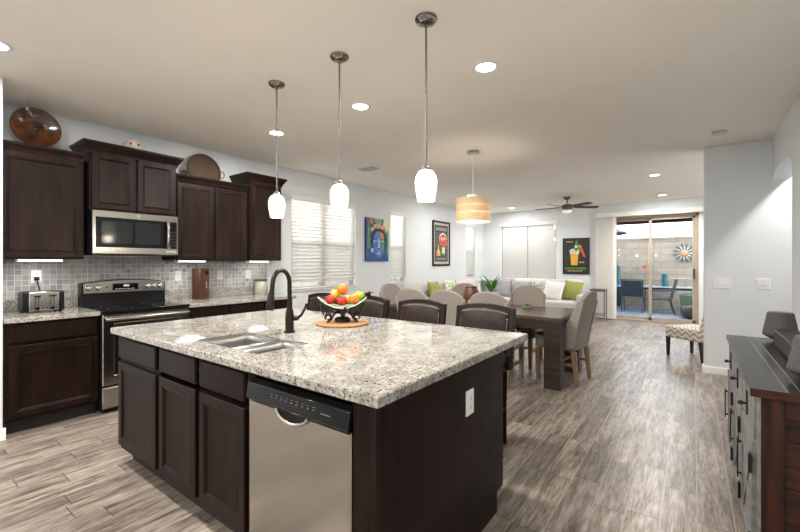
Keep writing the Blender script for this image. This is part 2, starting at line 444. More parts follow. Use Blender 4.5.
# ------------------------------------------------------------------ mesh helpers
class MB:
    def __init__(s):
        s.v, s.f, s.mi, s.cur = [], [], [], 0
        s.M = Matrix.Identity(4)
    def add(s, vs, fs):
        k = len(s.v)
        s.v += [tuple(s.M @ Vector(p)) for p in vs]
        flip = s.M.determinant() < 0
        for f in fs:
            q = tuple(k + i for i in f)
            s.f.append(q[::-1] if flip else q); s.mi.append(s.cur)
        return s
    def box(s, x0, x1, y0, y1, z0, z1):
        x0, x1 = sorted((x0, x1)); y0, y1 = sorted((y0, y1)); z0, z1 = sorted((z0, z1))
        return s.add([(x0, y0, z0), (x1, y0, z0), (x1, y1, z0), (x0, y1, z0), (x0, y0, z1), (x1, y0, z1), (x1, y1, z1), (x0, y1, z1)],
                     [(0, 3, 2, 1), (4, 5, 6, 7), (0, 1, 5, 4), (1, 2, 6, 5), (2, 3, 7, 6), (3, 0, 4, 7)])
    def taper(s, x, y, z0, z1, a0, b0, a1, b1, dx=0, dy=0):
        vs = [(x - a0, y - b0, z0), (x + a0, y - b0, z0), (x + a0, y + b0, z0), (x - a0, y + b0, z0)]
        vs += [(x + dx - a1, y + dy - b1, z1), (x + dx + a1, y + dy - b1, z1), (x + dx + a1, y + dy + b1, z1), (x + dx - a1, y + dy + b1, z1)]
        return s.add(vs, [(0, 3, 2, 1), (4, 5, 6, 7), (0, 1, 5, 4), (1, 2, 6, 5), (2, 3, 7, 6), (3, 0, 4, 7)])
    def prism(s, poly, h0, h1, axis='y'):
        # poly in the plane across `axis`: y -> (x,z), x -> (y,z), z -> (x,y)
        n = len(poly)
        f = {'y': lambda a, b, h: (a, h, b), 'x': lambda a, b, h: (h, a, b), 'z': lambda a, b, h: (a, b, h)}[axis]
        vs = [f(a, b, h0) for a, b in poly] + [f(a, b, h1) for a, b in poly]
        fs = [tuple(range(n)), tuple(range(2 * n - 1, n - 1, -1))]
        fs += [(i, i + n, (i + 1) % n + n, (i + 1) % n) for i in range(n)]
        return s.add(vs, fs)
    def lathe(s, prof, n=24, c=(0, 0, 0), cap=True):
        vs, fs = [], []
        for r, z in prof:
            vs += [(c[0] + r * cos(2 * pi * i / n), c[1] + r * sin(2 * pi * i / n), c[2] + z) for i in range(n)]
        for j in range(len(prof) - 1):
            for i in range(n):
                a, b = j * n + i, j * n + (i + 1) % n
                fs.append((a, b, b + n, a + n))
        if cap:
            fs.append(tuple(range(n))[::-1]); fs.append(tuple(range((len(prof) - 1) * n, len(prof) * n)))
        return s.add(vs, fs)
    def tube(s, pts, r, n=10, closed=False):
        pts = [Vector(p) for p in pts]
        rs = r if isinstance(r, (list, tuple)) else [r] * len(pts)
        vs, fs = [], []
        up = None
        m = len(pts)
        for k, p in enumerate(pts):
            if closed: d = pts[(k + 1) % m] - pts[k - 1]
            else: d = pts[min(k + 1, m - 1)] - pts[max(k - 1, 0)]
            d.normalize()
            if up is None:
                up = Vector((0, 0, 1)) if abs(d.z) < 0.9 else Vector((1, 0, 0))
            a = d.cross(up)
            if a.length < 1e-6: a = d.orthogonal()
            a.normalize(); up = a.cross(d).normalized()
            vs += [tuple(p + rs[k] * (cos(2 * pi * i / n) * a + sin(2 * pi * i / n) * up)) for i in range(n)]
        for k in range(m if closed else m - 1):
            for i in range(n):
                a, b = k * n + i, k * n + (i + 1) % n
                a2, b2 = ((k + 1) % m) * n + i, ((k + 1) % m) * n + (i + 1) % n
                fs.append((a, b, b2, a2))
        if not closed:
            fs.append(tuple(range(n))[::-1]); fs.append(tuple(range((m - 1) * n, m * n)))
        return s.add(vs, fs)
    def cyl(s, p0, p1, r0, r1=None, n=16):
        return s.tube([p0, p1], [r0, r0 if r1 is None else r1], n)
    def ball(s, c, r, n=14, sq=(1, 1, 1)):
        vs, fs = [], []
        rings = n // 2 + 1
        for j in range(1, rings):
            a = pi * j / rings
            vs += [(c[0] + r * sq[0] * sin(a) * cos(2 * pi * i / n), c[1] + r * sq[1] * sin(a) * sin(2 * pi * i / n), c[2] + r * sq[2] * cos(a)) for i in range(n)]
        for j in range(rings - 2):
            for i in range(n):
                a, b = j * n + i, j * n + (i + 1) % n
                fs.append((a, a + n, b + n, b))
        t_, b_ = len(vs), len(vs) + 1
        vs += [(c[0], c[1], c[2] + r * sq[2]), (c[0], c[1], c[2] - r * sq[2])]
        k = (rings - 2) * n
        for i in range(n):
            fs.append((t_, i, (i + 1) % n)); fs.append((b_, k + (i + 1) % n, k + i))
        return s.add(vs, fs)
    def loops(s, x0, x1, z0, z1, seq, back=None):
        # nested rectangles seen from -y: seq of (inset, y); the last one is filled
        vs, fs = [], []
        for i, y in seq:
            vs += [(x0 + i, y, z0 + i), (x1 - i, y, z0 + i), (x1 - i, y, z1 - i), (x0 + i, y, z1 - i)]
        for k in range(len(seq) - 1):
            for e in range(4):
                a, b = 4 * k + e, 4 * k + (e + 1) % 4
                fs.append((a, b, b + 4, a + 4))
        L = 4 * (len(seq) - 1)
        fs.append((L, L + 1, L + 2, L + 3)); fs.append((3, 2, 1, 0))
        return s.add(vs, fs)
    def quad(s, a, b, c, d):
        return s.add([a, b, c, d], [(0, 1, 2, 3)])

def link(o, parent=None):
    COL.objects.link(o)
    if parent is not None: o.parent = parent
    return o

def P(name, mb, mat, parent=None, bevel=0.0, sharp=35, seg=2, subsurf=0, solid=0.0):
    me = bpy.data.meshes.new(name)
    me.from_pydata(mb.v, [], mb.f)
    mats = mat if isinstance(mat, (list, tuple)) else [mat]
    for q in mats: me.materials.append(M[q] if isinstance(q, str) else q)
    me.polygons.foreach_set('material_index', mb.mi)
    me.polygons.foreach_set('use_smooth', [True] * len(me.polygons))
    bm = bmesh.new(); bm.from_mesh(me)
    bmesh.ops.recalc_face_normals(bm, faces=bm.faces)
    bm.to_mesh(me); bm.free()
    me.set_sharp_from_angle(angle=radians(sharp))
    me.update()
    o = bpy.data.objects.new(name, me)
    link(o, parent)
    if solid:
        q = o.modifiers.new('solidify', 'SOLIDIFY'); q.thickness = solid; q.offset = 0
    if bevel:
        q = o.modifiers.new('bevel', 'BEVEL'); q.width = bevel; q.segments = seg; q.limit_method = 'ANGLE'; q.angle_limit = radians(40)
        q.harden_normals = False
    if subsurf:
        q = o.modifiers.new('subsurf', 'SUBSURF'); q.levels = subsurf; q.render_levels = subsurf
    return o

def T(name, label, cat, loc=(0, 0, 0), rz=0.0, group=None):
    o = bpy.data.objects.new(name, None)
    o.empty_display_size = 0.1
    o.location = loc; o.rotation_euler = (0, 0, rz)
    link(o)
    return tag(o, label, cat, group)

def tag(o, label, cat, group=None):
    o['label'] = label; o['category'] = cat
    if group: o['group'] = group
    return o

def dup(root, loc, rz=None, label=None, group=None):
    r = root.copy(); COL.objects.link(r); r.location = loc
    if rz is not None: r.rotation_euler = (0, 0, rz)
    if label: r['label'] = label
    if group: r['group'] = group
    for ch in list(root.children):
        c = ch.copy(); COL.objects.link(c); c.parent = r
        for g in list(ch.children):
            d = g.copy(); COL.objects.link(d); d.parent = c
    return r

def struct(o):
    o['kind'] = 'structure'
    return o

def light(name, kind, loc, watts, color, parent=None, size=0.12, rot=(0, 0, 0), spread=None):
    d = bpy.data.lights.new(name, kind)
    d.energy = watts; d.color = color
    if kind == 'AREA':
        d.shape = 'DISK'; d.size = size
        if spread: d.spread = spread
    else:
        d.shadow_soft_size = size
    o = bpy.data.objects.new(name, d)
    link(o, parent)
    o.location = loc; o.rotation_euler = rot
    return o

def frame_x(x, y, z):
    """local x -> +Y, local -y -> +X : fronts on the range wall"""
    return Matrix.Translation((x, y, z)) @ Matrix.Rotation(pi / 2, 4, 'Z')

def wm(root):
    m = MB(); m.M = Matrix.Translation(-Vector(root.location)); return m

# ================================================================== the setting
XL, YF, HC = -4.86, 10.6, 2.75

def panel_wall(axis, plane, thick, a0, a1, holes, h=HC):
    """wall slab with rectangular holes; axis 'x': slab across x running along y"""
    m = MB()
    cuts = [a0]
    for (b0, b1, z0, z1) in holes: cuts += [b0, b1]
    cuts.append(a1)
    def bx(p, q, z0, z1):
        if q - p < 1e-4 or z1 - z0 < 1e-4: return
        if axis == 'x': m.box(plane, plane + thick, p, q, z0, z1)
        else: m.box(p, q, plane, plane + thick, z0, z1)
    for k in range(0, len(cuts), 2): bx(cuts[k], cuts[k + 1], 0, h)
    for (b0, b1, z0, z1) in holes:
        bx(b0, b1, 0, z0); bx(b0, b1, z1, h)
    return m

m = MB(); m.box(-5.05, 3.2, -3.8, 10.66, -0.1, 0.0); struct(P('floor', m, 'floor'))
m = MB(); m.box(-5.05, 3.2, -3.8, 10.78, HC, HC + 0.1); struct(P('ceiling', m, 'ceil'))
LW = [(3.82, 5.25, 0.93, 2.38), (6.25, 6.78, 0.93, 2.38), (9.52, 10.08, 0.93, 2.38)]
struct(P('wall_left', panel_wall('x', XL, -0.16, -3.6, YF, LW), 'wall'))
FW = [(-4.33, -2.85, 0.91, 2.41), (-1.85, 0.09, 0.0, 2.43)]
struct(P('wall_far', panel_wall('y', YF, 0.16, -5.02, 3.1, FW), 'wall'))
m = MB()
arch = [(-3.6, 0), (4.98, 0), (4.98, 2.24)]
for k in range(0, 17):
    a = pi - pi * k / 16
    arch.append((5.545 + 0.565 * cos(a), 2.25 + 0.115 * (sin(a) ** 0.75 if sin(a) > 0 else 0)))
arch += [(6.11, HC), (-3.6, HC)]
m.prism(arch, 0.714, 0.87, 'x'); struct(P('wall_right', m, 'wall'))
m = MB(); m.box(0.10, 3.05, 6.11, 6.25, 0, HC); struct(P('wall_partition', m, 'wall', bevel=0.008))
m = MB(); m.box(-4.86, -4.207, 0.49, 0.63, 0, HC); struct(P('wall_stub', m, 'wall', bevel=0.006))
BW = [(-3.7, -2.1, 0.5, 2.4), (-1.7, -0.1, 0.5, 2.4)]  # unseen back windows, added to let soft daylight into the kitchen
struct(P('wall_back', panel_wall('y', -3.6, -0.16, -5.02, 3.1, BW), 'wall'))
m = MB(); m.box(2.2, 2.3, 3.2, 6.11, 0, HC); struct(P('wall_hall', m, 'wall'))
m = MB(); m.box(0.87, 2.3, 3.1, 3.2, 0, HC); struct(P('wall_hall_end', m, 'wall'))
SW = [(7.3, 9.1, 0.9, 2.35)]  # unseen side window, added to brighten the living room with daylight
struct(P('wall_living', panel_wall('x', 3.05, 0.16, 6.25, YF, SW), 'wall'))

def base_prof(m, axis, plane, sgn, a0, a1):
    pr = [(0, 0), (0.014, 0), (0.014, 0.07), (0.008, 0.085), (0, 0.09)]
    pts = [(plane + sgn * p, z) for p, z in pr]
    m.prism(pts, a0, a1, 'y' if axis == 'x' else 'x')
m = MB(); base_prof(m, 'y', 6.11, -1, 0.086, 0.714); base_prof(m, 'x', 0.10, -1, 6.11, 6.25); struct(P('baseboard_partition', m, 'white'))
m = MB(); base_prof(m, 'x', 0.714, -1, -3.6, 4.98); struct(P('baseboard_right', m, 'white'))
m = MB(); base_prof(m, 'x', XL, 1, 3.45, YF); struct(P('baseboard_left', m, 'white'))
m = MB(); base_prof(m, 'y', YF, -1, XL, -1.9); base_prof(m, 'y', YF, -1, 0.2, 3.05); struct(P('baseboard_far', m, 'white'))
m = MB(); base_prof(m, 'x', -4.207, 1, 0.476, 0.644); base_prof(m, 'y', 0.49, -1, XL, -4.193); struct(P('baseboard_stub', m, 'white'))
m = MB(); m.box(XL, XL + 0.008, 0.63, 3.40, 1.014, 1.40); struct(P('trim_1', m, 'mosaic'))

# windows: frame, mullion, panes, insect screen
def window_left(i, y0, y1, z0, z1, mull):
    X = XL - 0.13
    m = MB(); w = 0.045
    m.box(X, X + 0.05, y0, y0 + w, z0, z1); m.box(X, X + 0.05, y1 - w, y1, z0, z1)
    m.box(X, X + 0.05, y0, y1, z0, z0 + w); m.box(X, X + 0.05, y0, y1, z1 - w, z1)
    for q in mull: m.box(X, X + 0.055, q - 0.045, q + 0.045, z0, z1)
    zm = z0 + 0.5 * (z1 - z0)
    m.box(X + 0.005, X + 0.05, y0, y1, zm - 0.022, zm + 0.022)
    f = struct(P('window_%d' % i, m, 'tan_frame'))
    m = MB(); m.box(X + 0.02, X + 0.026, y0 + w, y1 - w, z0 + w, z1 - w); P('pane', m, 'pane', f)
    m = MB(); m.quad((X + 0.004, y0 + w, z0 + w), (X + 0.004, y1 - w, z0 + w), (X + 0.004, y1 - w, zm), (X + 0.004, y0 + w, zm)); P('insect_screen', m, 'screen', f)
    m = MB(); m.box(XL - 0.08, XL + 0.025, y0 - 0.03, y1 + 0.03, z0 - 0.02, z0); P('sill', m, 'white', f, bevel=0.004)
window_left(1, 3.82, 5.25, 0.93, 2.38, [4.52])
window_left(2, 6.25, 6.78, 0.93, 2.38, [])
window_left(3, 9.52, 10.08, 0.93, 2.38, [])
m = MB(); x0, x1, z0, z1 = FW[0]; w = 0.045; Y = YF + 0.08
m.box(x0, x0 + w, Y, Y + 0.05, z0, z1); m.box(x1 - w, x1, Y, Y + 0.05, z0, z1); m.box(x0, x1, Y, Y + 0.05, z0, z0 + w); m.box(x0, x1, Y, Y + 0.05, z1 - w, z1)
m.box(-3.625, -3.55, Y - 0.005, Y + 0.05, z0, z1)
f = struct(P('window_4', m, 'tan_frame'))
m = MB(); m.box(x0 + w, x1 - w, Y + 0.02, Y + 0.026, z0 + w, z1 - w); P('pane', m, 'pane', f)
m = MB(); m.box(x0 - 0.03, x1 + 0.03, YF - 0.025, YF + 0.08, z0 - 0.02, z0); P('sill', m, 'white', f, bevel=0.004)

for i, (x0, x1, z0, z1) in enumerate(BW):
    m = MB(); Y = -3.70
    m.box(x0, x0 + w, Y, Y + 0.05, z0, z1); m.box(x1 - w, x1, Y, Y + 0.05, z0, z1); m.box(x0, x1, Y, Y + 0.05, z0, z0 + w); m.box(x0, x1, Y, Y + 0.05, z1 - w, z1)
    f = struct(P('window_%d' % (5 + i), m, 'tan_frame'))  # frame of an added back window
    m = MB(); m.box(x0 + w, x1 - w, Y + 0.02, Y + 0.026, z0 + w, z1 - w); P('pane', m, 'pane', f)
m = MB(); y0, y1, z0, z1 = SW[0]; X = 3.12
m.box(X, X + 0.05, y0, y0 + w, z0, z1); m.box(X, X + 0.05, y1 - w, y1, z0, z1); m.box(X, X + 0.05, y0, y1, z0, z0 + w); m.box(X, X + 0.05, y0, y1, z1 - w, z1); m.box(X, X + 0.05, 8.16, 8.24, z0, z1)
f = struct(P('window_7', m, 'tan_frame'))  # frame of the added side window
m = MB(); m.box(X + 0.02, X + 0.026, y0 + w, y1 - w, z0 + w, z1 - w); P('pane', m, 'pane', f)
# sliding patio door
m = MB(); Y = YF + 0.03
m.box(-1.85, -1.80, Y, Y + 0.1, 0, 2.43); m.box(0.035, 0.09, Y, Y + 0.1, 0, 2.43); m.box(-1.85, 0.09, Y, Y + 0.1, 2.375, 2.43); m.box(-1.85, 0.09, Y - 0.02, Y + 0.1, 0, 0.035)
d = struct(P('door_1', m, 'tan_frame', bevel=0.003))
def door_leaf(xa, xb, y):
    m = MB(); w = 0.055
    m.box(xa, xa + w, y, y + 0.035, 0.035, 2.375); m.box(xb - w, xb, y, y + 0.035, 0.035, 2.375)
    m.box(xa, xb, y, y + 0.035, 0.035, 0.105); m.box(xa, xb, y, y + 0.035, 2.315, 2.375)
    p = P('door_panel', m, 'tan_frame', d, bevel=0.003)
    m = MB(); m.box(xa + w, xb - w, y + 0.014, y + 0.02, 0.105, 2.315); P('pane', m, 'pane_dimmed', p)
    return p
door_leaf(-1.80, -0.765, Y + 0.05)
p = door_leaf(-0.82, 0.035, Y + 0.005)
m = MB(); m.box(-0.005, 0.02, Y - 0.02, Y + 0.005, 1.0, 1.22); m.tube([(0.007, Y - 0.015, 1.02), (0.007, Y - 0.05, 1.05), (0.007, Y - 0.05, 1.17), (0.007, Y - 0.015, 1.2)], 0.009, 8)
P('door_handle', m, 'black', p)

# ------------------------------------------------------------------ outside
m = MB(); m.box(-9, 6, 10.76, 16.5, -0.12, -0.02); struct(P('patio_ground', m, 'paver'))
m = MB(); m.box(-9, -5.02, -6, 10.76, -0.12, -0.02); struct(P('side_yard_ground', m, 'yard_gravel'))
m = MB(); m.box(-7.4, 4.2, 14.6, 14.8, -0.05, 2.08); m.box(-7.4, 4.2, 14.57, 14.83, 2.08, 2.14); struct(P('wall_patio', m, 'block'))
m = MB(); m.box(-7.4, -7.2, -6, 14.6, -0.05, 1.85); struct(P('wall_yard', m, 'block_y'))

# ================================================================== blinds
def slat_blind_x(y0, y1, z0, z1, label, tilt=51, pitch=0.056, width=0.064):
    X = XL - 0.035
    t = T('window_blind', label, 'blind', (X, (y0 + y1) / 2, z0))
    m = wm(t); m.box(X - 0.03, X + 0.03, y0, y1, z1 - 0.05, z1); m.box(X + 0.03, X + 0.04, y0 - 0.0, y1, z1 - 0.075, z1); P('headrail', m, 'white', t, bevel=0.003)
    m = wm(t); a = radians(tilt); n = int((z1 - z0 - 0.11) / pitch)
    for k in range(n):
        z = z1 - 0.085 - k * pitch
        cx, sz = 0.5 * width * cos(a), 0.5 * width * sin(a)
        sz = -sz
        m.add([(X - cx, y0 + 0.008, z + sz), (X + cx, y0 + 0.008, z - sz), (X + cx, y1 - 0.008, z - sz), (X - cx, y1 - 0.008, z + sz),
               (X - cx, y0 + 0.008, z + sz + 0.003), (X + cx, y0 + 0.008, z - sz + 0.003), (X + cx, y1 - 0.008, z - sz + 0.003), (X - cx, y1 - 0.008, z + sz + 0.003)],
              [(0, 3, 2, 1), (4, 5, 6, 7), (0, 1, 5, 4), (1, 2, 6, 5), (2, 3, 7, 6), (3, 0, 4, 7)])
    P('slats', m, 'slat', t)
    m = wm(t); m.box(X - 0.025, X + 0.025, y0 + 0.006, y1 - 0.006, z0 + 0.004, z0 + 0.024); P('bottom_rail', m, 'white', t, bevel=0.003)
    m = wm(t)
    for q in (0.15, 0.85) if y1 - y0 < 0.8 else (0.1, 0.38, 0.65, 0.92):
        yy = y0 + q * (y1 - y0)
        m.box(X + 0.024, X + 0.0255, yy - 0.001, yy + 0.001, z0 + 0.02, z1 - 0.05)
    P('ladder_cord', m, 'plate_white', t)
    return t
b1 = slat_blind_x(3.825, 5.245, 0.935, 2.378, 'wide white slatted blind on the window beside the dark wall cabinets')
slat_blind_x(6.255, 6.775, 0.935, 2.378, 'narrow white slatted blind between the blue painting and the framed poster')
slat_blind_x(9.525, 10.075, 0.935, 2.378, 'narrow white slatted blind past the framed poster by the room corner')
# far window blind
X0, X1 = -4.30, -2.88
t = T('window_blind', 'white slatted blind on the far wall window above the sofa', 'blind', (-3.59, YF + 0.035, 0.91))
m = wm(t); m.box(X0, X1, YF + 0.005, YF + 0.065, 2.34, 2.405); P('headrail', m, 'white', t, bevel=0.003)
m = wm(t); m.box(X0 - 0.08, X1 + 0.08, YF - 0.03, YF - 0.002, 2.345, 2.44); P('valance', m, 'white', t, bevel=0.006)
m = wm(t); a = radians(62)
for k in range(25):
    z = 2.315 - k * 0.056
    c_, s_ = 0.031 * cos(a), -0.031 * sin(a); Y = YF + 0.035
    for xa, xb in ((X0 + .01, -3.606), (-3.572, X1 - .01)):
        m.add([(xa, Y - c_, z - s_), (xb, Y - c_, z - s_), (xb, Y + c_, z + s_), (xa, Y + c_, z + s_),
               (xa, Y - c_, z - s_ + .003), (xb, Y - c_, z - s_ + .003), (xb, Y + c_, z + s_ + .003), (xa, Y + c_, z + s_ + .003)],
              [(0, 3, 2, 1), (4, 5, 6, 7), (0, 1, 5, 4), (1, 2, 6, 5), (2, 3, 7, 6), (3, 0, 4, 7)])
P('slats', m, 'slat_dim', t)
m = wm(t); m.box(X0 + .01, X1 - .01, YF + 0.01, YF + 0.06, 0.914, 0.934); P('bottom_rail', m, 'white', t, bevel=0.003)
for (x0, x1, z0, z1), lab in zip(BW, ('closed white slatted blind on the added unseen back window nearer the range', 'closed white slatted blind on the added unseen back window nearer the sideboard')):  # blinds that soften the light from the added back windows
    t = T('window_blind', lab, 'blind', ((x0 + x1) / 2, -3.635, z0))
    m = wm(t); m.box(x0 + .005, x1 - .005, -3.665, -3.61, z1 - 0.05, z1 - .003); P('headrail', m, 'white', t)
    m = wm(t)
    for k in range(int((z1 - z0 - 0.1) / 0.043)):
        z = z1 - 0.08 - k * 0.043
        m.prism([(-3.635 - 0.0105, z - 0.0225), (-3.635 - 0.009, z - 0.0225), (-3.635 + 0.0105, z + 0.0225), (-3.635 + 0.009, z + 0.0225)], x0 + .01, x1 - .01, 'x')
    P('slats', m, 'slat', t)
# vertical blind at the patio door
t = T('vertical_blind', 'ivory vertical blind stacked open beside the sliding patio door', 'blind', (-1.68, YF - 0.06, 0))
m = wm(t); m.box(-1.90, 0.22, YF - 0.13, YF - 0.115, 2.425, 2.53); m.box(-1.90, 0.22, YF - 0.115, YF, 2.515, 2.53); m.box(-1.90, -1.885, YF - 0.115, YF, 2.425, 2.515); m.box(0.205, 0.22, YF - 0.115, YF, 2.425, 2.515)
P('valance', m, 'white', t, bevel=0.003)
m = wm(t); m.box(-1.885, 0.2, YF - 0.075, YF - 0.04, 2.47, 2.505); P('track', m, 'white', t)
m = wm(t)
for k in range(11):
    x = -1.86 + k * 0.036
    m.M = Matrix.Translation(-Vector(t.location)) @ Matrix.Translation((x, YF - 0.058, 0)) @ Matrix.Rotation(radians(28), 4, 'Z')
    m.prism([(-0.043, 0.002), (0, 0.008), (0.043, 0.002), (0.043, 0.0), (0, 0.005), (-0.043, 0.0)], 0.025, 2.47, 'z')
P('vanes', m, 'vane', t, sharp=60)

# ================================================================== ceiling fittings
def make_can():
    t = T('recessed_light', 'x', 'light')
    m = MB(); m.lathe([(0.066, -0.001), (0.070, -0.007), (0.088, -0.006), (0.094, 0.0), (0.066, 0.0)], 28, cap=False); P('trim_ring', m, 'plate_white', t, sharp=60)
    m = MB(); m.lathe([(0.066, -0.0035), (0.066, -0.0005)], 28); P('lens', m, 'lamp_disc', t)
    return t
can0 = make_can()
cans = [(-1.2, 2.66, 'lit recessed light in the ceiling right of the third glass pendant'),
        (-2.41, 2.66, 'lit recessed light in the ceiling between the middle and third glass pendants'),
        (-3.63, 2.66, 'lit recessed light in the ceiling just behind the first glass pendant rod'),
        (-3.62, 0.50, 'lit recessed light cut off at the left edge of the ceiling'),
        (-3.74, 9.86, 'lit recessed light in the far ceiling left of the fan'),
        (-0.50, 7.53, 'nearer of two lit recessed lights in the ceiling before the patio door'),
        (-0.52, 9.83, 'farther of two lit recessed lights in the ceiling before the patio door'),
        (-3.74, 7.53, 'lit recessed light hidden behind the straw drum shade'),
        (1.15, 5.55, 'lit recessed light in the passage beyond the arch'),
        (-2.41, 0.50, 'added unseen recessed light above the kitchen aisle at the sink'),  # this and the next are out of view, added to light the aisle
        (-1.2, 0.50, 'added unseen recessed light above the dishwasher aisle'),
        (-0.1, -1.4, 'added unseen recessed light behind the viewpoint nearest the console'),  # these last ones are out of view, added as fill light
        (-2.41, -1.7, 'added unseen recessed light in the middle behind the viewpoint'),
        (-3.9, -1.7, 'added unseen recessed light by the range wall behind the viewpoint')]
for k, (x, y, lab) in enumerate(cans):
    if k == 0:
        o = can0; o.location = (x, y, HC); o['label'] = lab; o['group'] = 'recessed ceiling lights'
    else:
        o = dup(can0, (x, y, HC), None, lab, 'recessed ceiling lights')
    light('can_lamp', 'AREA', (0, 0, -0.012), CAN_W * (0.4 if x > 1 else 0.35 if (x < -3 and 0 < y < 1) else 1.3 if (y > 7 and x > -1) else 0.45 if y > 7 else 1.0), (1.0, 0.955, 0.90), o, 0.13, spread=2.4 if y > 9 else pi)

def make_pendant():
    t = T('glass_pendant', 'x', 'pendant light')
    H0 = HC
    m = MB(); m.lathe([(0.064, 0), (0.064, -0.010), (0.058, -0.014), (0.056, -0.022), (0.036, -0.032), (0.012, -0.036), (0.010, -0.048)], 28); P('canopy', m, 'canopy_metal', t, sharp=50)
    m = MB(); m.cyl((0, 0, -0.045), (0, 0, -0.42), 0.0062, n=10); m.cyl((0, 0, -0.42), (0, 0, -0.43), 0.0075, n=10); m.cyl((0, 0, -0.43), (0, 0, 1.89 - HC), 0.0055, n=10); P('rod', m, 'rod_metal', t)
    m = MB(); z = 1.872 - HC; m.lathe([(0.010, z + 0.03), (0.022, z + 0.022), (0.026, z + 0.004), (0.028, z - 0.004)], 20); P('socket_cap', m, 'nickel', t, sharp=50)
    m = MB(); z = 1.69 - HC
    z += 0.008; out = [(0.026, z + 0.178), (0.042, z + 0.170), (0.058, z + 0.146), (0.065, z + 0.112), (0.062, z + 0.070), (0.055, z + 0.032), (0.049, z)]
    inn = [(r - 0.004, zz - 0.002) for r, zz in out[::-1]]
    m.lathe(out + [(0.045, z)] + inn[1:], 28, cap=False); P('glass_shade', m, 'glass_shade', t, sharp=70)
    m = MB(); m.ball((0, 0, z + 0.10), 0.03, 12, (1, 1, 1.3)); P('bulb', m, 'lamp_disc', t)
    return t
p0 = make_pendant()
pends = [(-2.63, 'lit white glass pendant on the long rod nearest the dark wall cabinets'),
         (-1.94, 'middle of the three lit glass pendants over the island'),
         (-1.24, 'lit white glass pendant over the island end above the dining chairs')]
for k, (x, lab) in enumerate(pends):
    if k == 0:
        o = p0; o.location = (x, 1.93, HC); o['label'] = lab; o['group'] = 'glass pendants over the island'
    else: o = dup(p0, (x, 1.93, HC), None, lab, 'glass pendants over the island')
    light('pendant_lamp', 'POINT', (0, 0, 1.665 - HC), PEND_W, (1.0, 0.87, 0.70), o, 0.05)

t = T('drum_pendant', 'woven straw drum pendant hanging above the dining table', 'pendant light', (-2.24, 4.58, HC))
m = MB(); m.lathe([(0.075, 0), (0.075, -0.03), (0.02, -0.035)], 28); P('canopy', m, 'nickel', t, sharp=50)
m = MB(); m.cyl((0, 0, -0.03), (0, 0, 2.16 - HC), 0.005, n=8); m.cyl((0, 0, 2.20 - HC), (0, 0, 2.15 - HC), 0.05, 0.055, 16); P('stem', m, 'plate_white', t)
m = MB(); zt, zb, R = 2.15 - HC, 1.86 - HC, 0.215
rows = [0.0, 0.30, 0.335, 0.60, 0.64, 1.0]
for k in range(5):
    m.cur = 1 if k in (1, 3) else 0
    za, zb_ = zt + (zb - zt) * rows[k], zt + (zb - zt) * rows[k + 1]
    rr = R if m.cur == 0 else R - 0.004
    m.lathe([(rr, za), (rr, zb_), (rr - 0.003, zb_), (rr - 0.003, za), (rr, za)], 40, cap=False)
P('drum_shade', m, ['drum', 'drum_lite'], t, sharp=50)
m = MB()
for k in range(3):
    a = 2 * pi * k / 3; m.cyl((0, 0, zt - 0.01), ((R - 0.005) * cos(a), (R - 0.005) * sin(a), zt - 0.01), 0.003, n=6)
P('spider_frame', m, 'nickel', t)
m = MB(); m.ball((0, 0, 2.03 - HC), 0.04, 12, (1, 1, 1.2)); P('bulb', m, 'lamp_disc', t)
light('drum_lamp', 'POINT', (0, 0, 1.93 - HC), 6, (1.0, 0.90, 0.76), t, 0.10)

t = T('ceiling_fan', 'dark five-blade ceiling fan with small frosted light over the sofa area', 'fan', (-2.17, 8.93, HC))
m = MB(); m.lathe([(0.075, 0), (0.07, -0.03), (0.03, -0.06)], 24); P('canopy', m, 'fan_metal', t, sharp=50)
m = MB(); m.cyl((0, 0, -0.05), (0, 0, -0.16), 0.014, n=12); P('downrod', m, 'fan_metal', t)
m = MB(); m.lathe([(0.03, -0.15), (0.09, -0.165), (0.11, -0.20), (0.11, -0.255), (0.08, -0.28), (0.05, -0.285)], 28); P('motor_housing', m, 'fan_metal', t, sharp=40)
m = MB(); m.lathe([(0.095, -0.283), (0.10, -0.30), (0.085, -0.33), (0.05, -0.345), (0.01, -0.35)], 24); P('light_bowl', m, 'fan_glass', t, sharp=60)
for k in range(5):
    a = radians(36.5 + 72 * k)
    m = MB(); m.M = Matrix.Rotation(a, 4, 'Z') @ Matrix.Translation((0, 0, -0.215)) @ Matrix.Rotation(radians(-12), 4, 'X')
    m.prism([(0.16, -0.05), (0.30, -0.062), (0.62, -0.07), (0.66, -0.05), (0.67, 0), (0.66, 0.05), (0.62, 0.07), (0.30, 0.062), (0.16, 0.05)], -0.004, 0.004, 'z')
    bl = P('fan_blade', m, 'fan_dark', t, bevel=0.002)
    m = MB(); m.M = Matrix.Rotation(a, 4, 'Z') @ Matrix.Translation((0, 0, -0.205)) @ Matrix.Rotation(radians(-12), 4, 'X')
    m.prism([(0.09, -0.02), (0.18, -0.035), (0.24, -0.03), (0.24, 0.03), (0.18, 0.035), (0.09, 0.02)], -0.006, 0.0, 'z'); P('blade_bracket', m, 'fan_metal', bl)

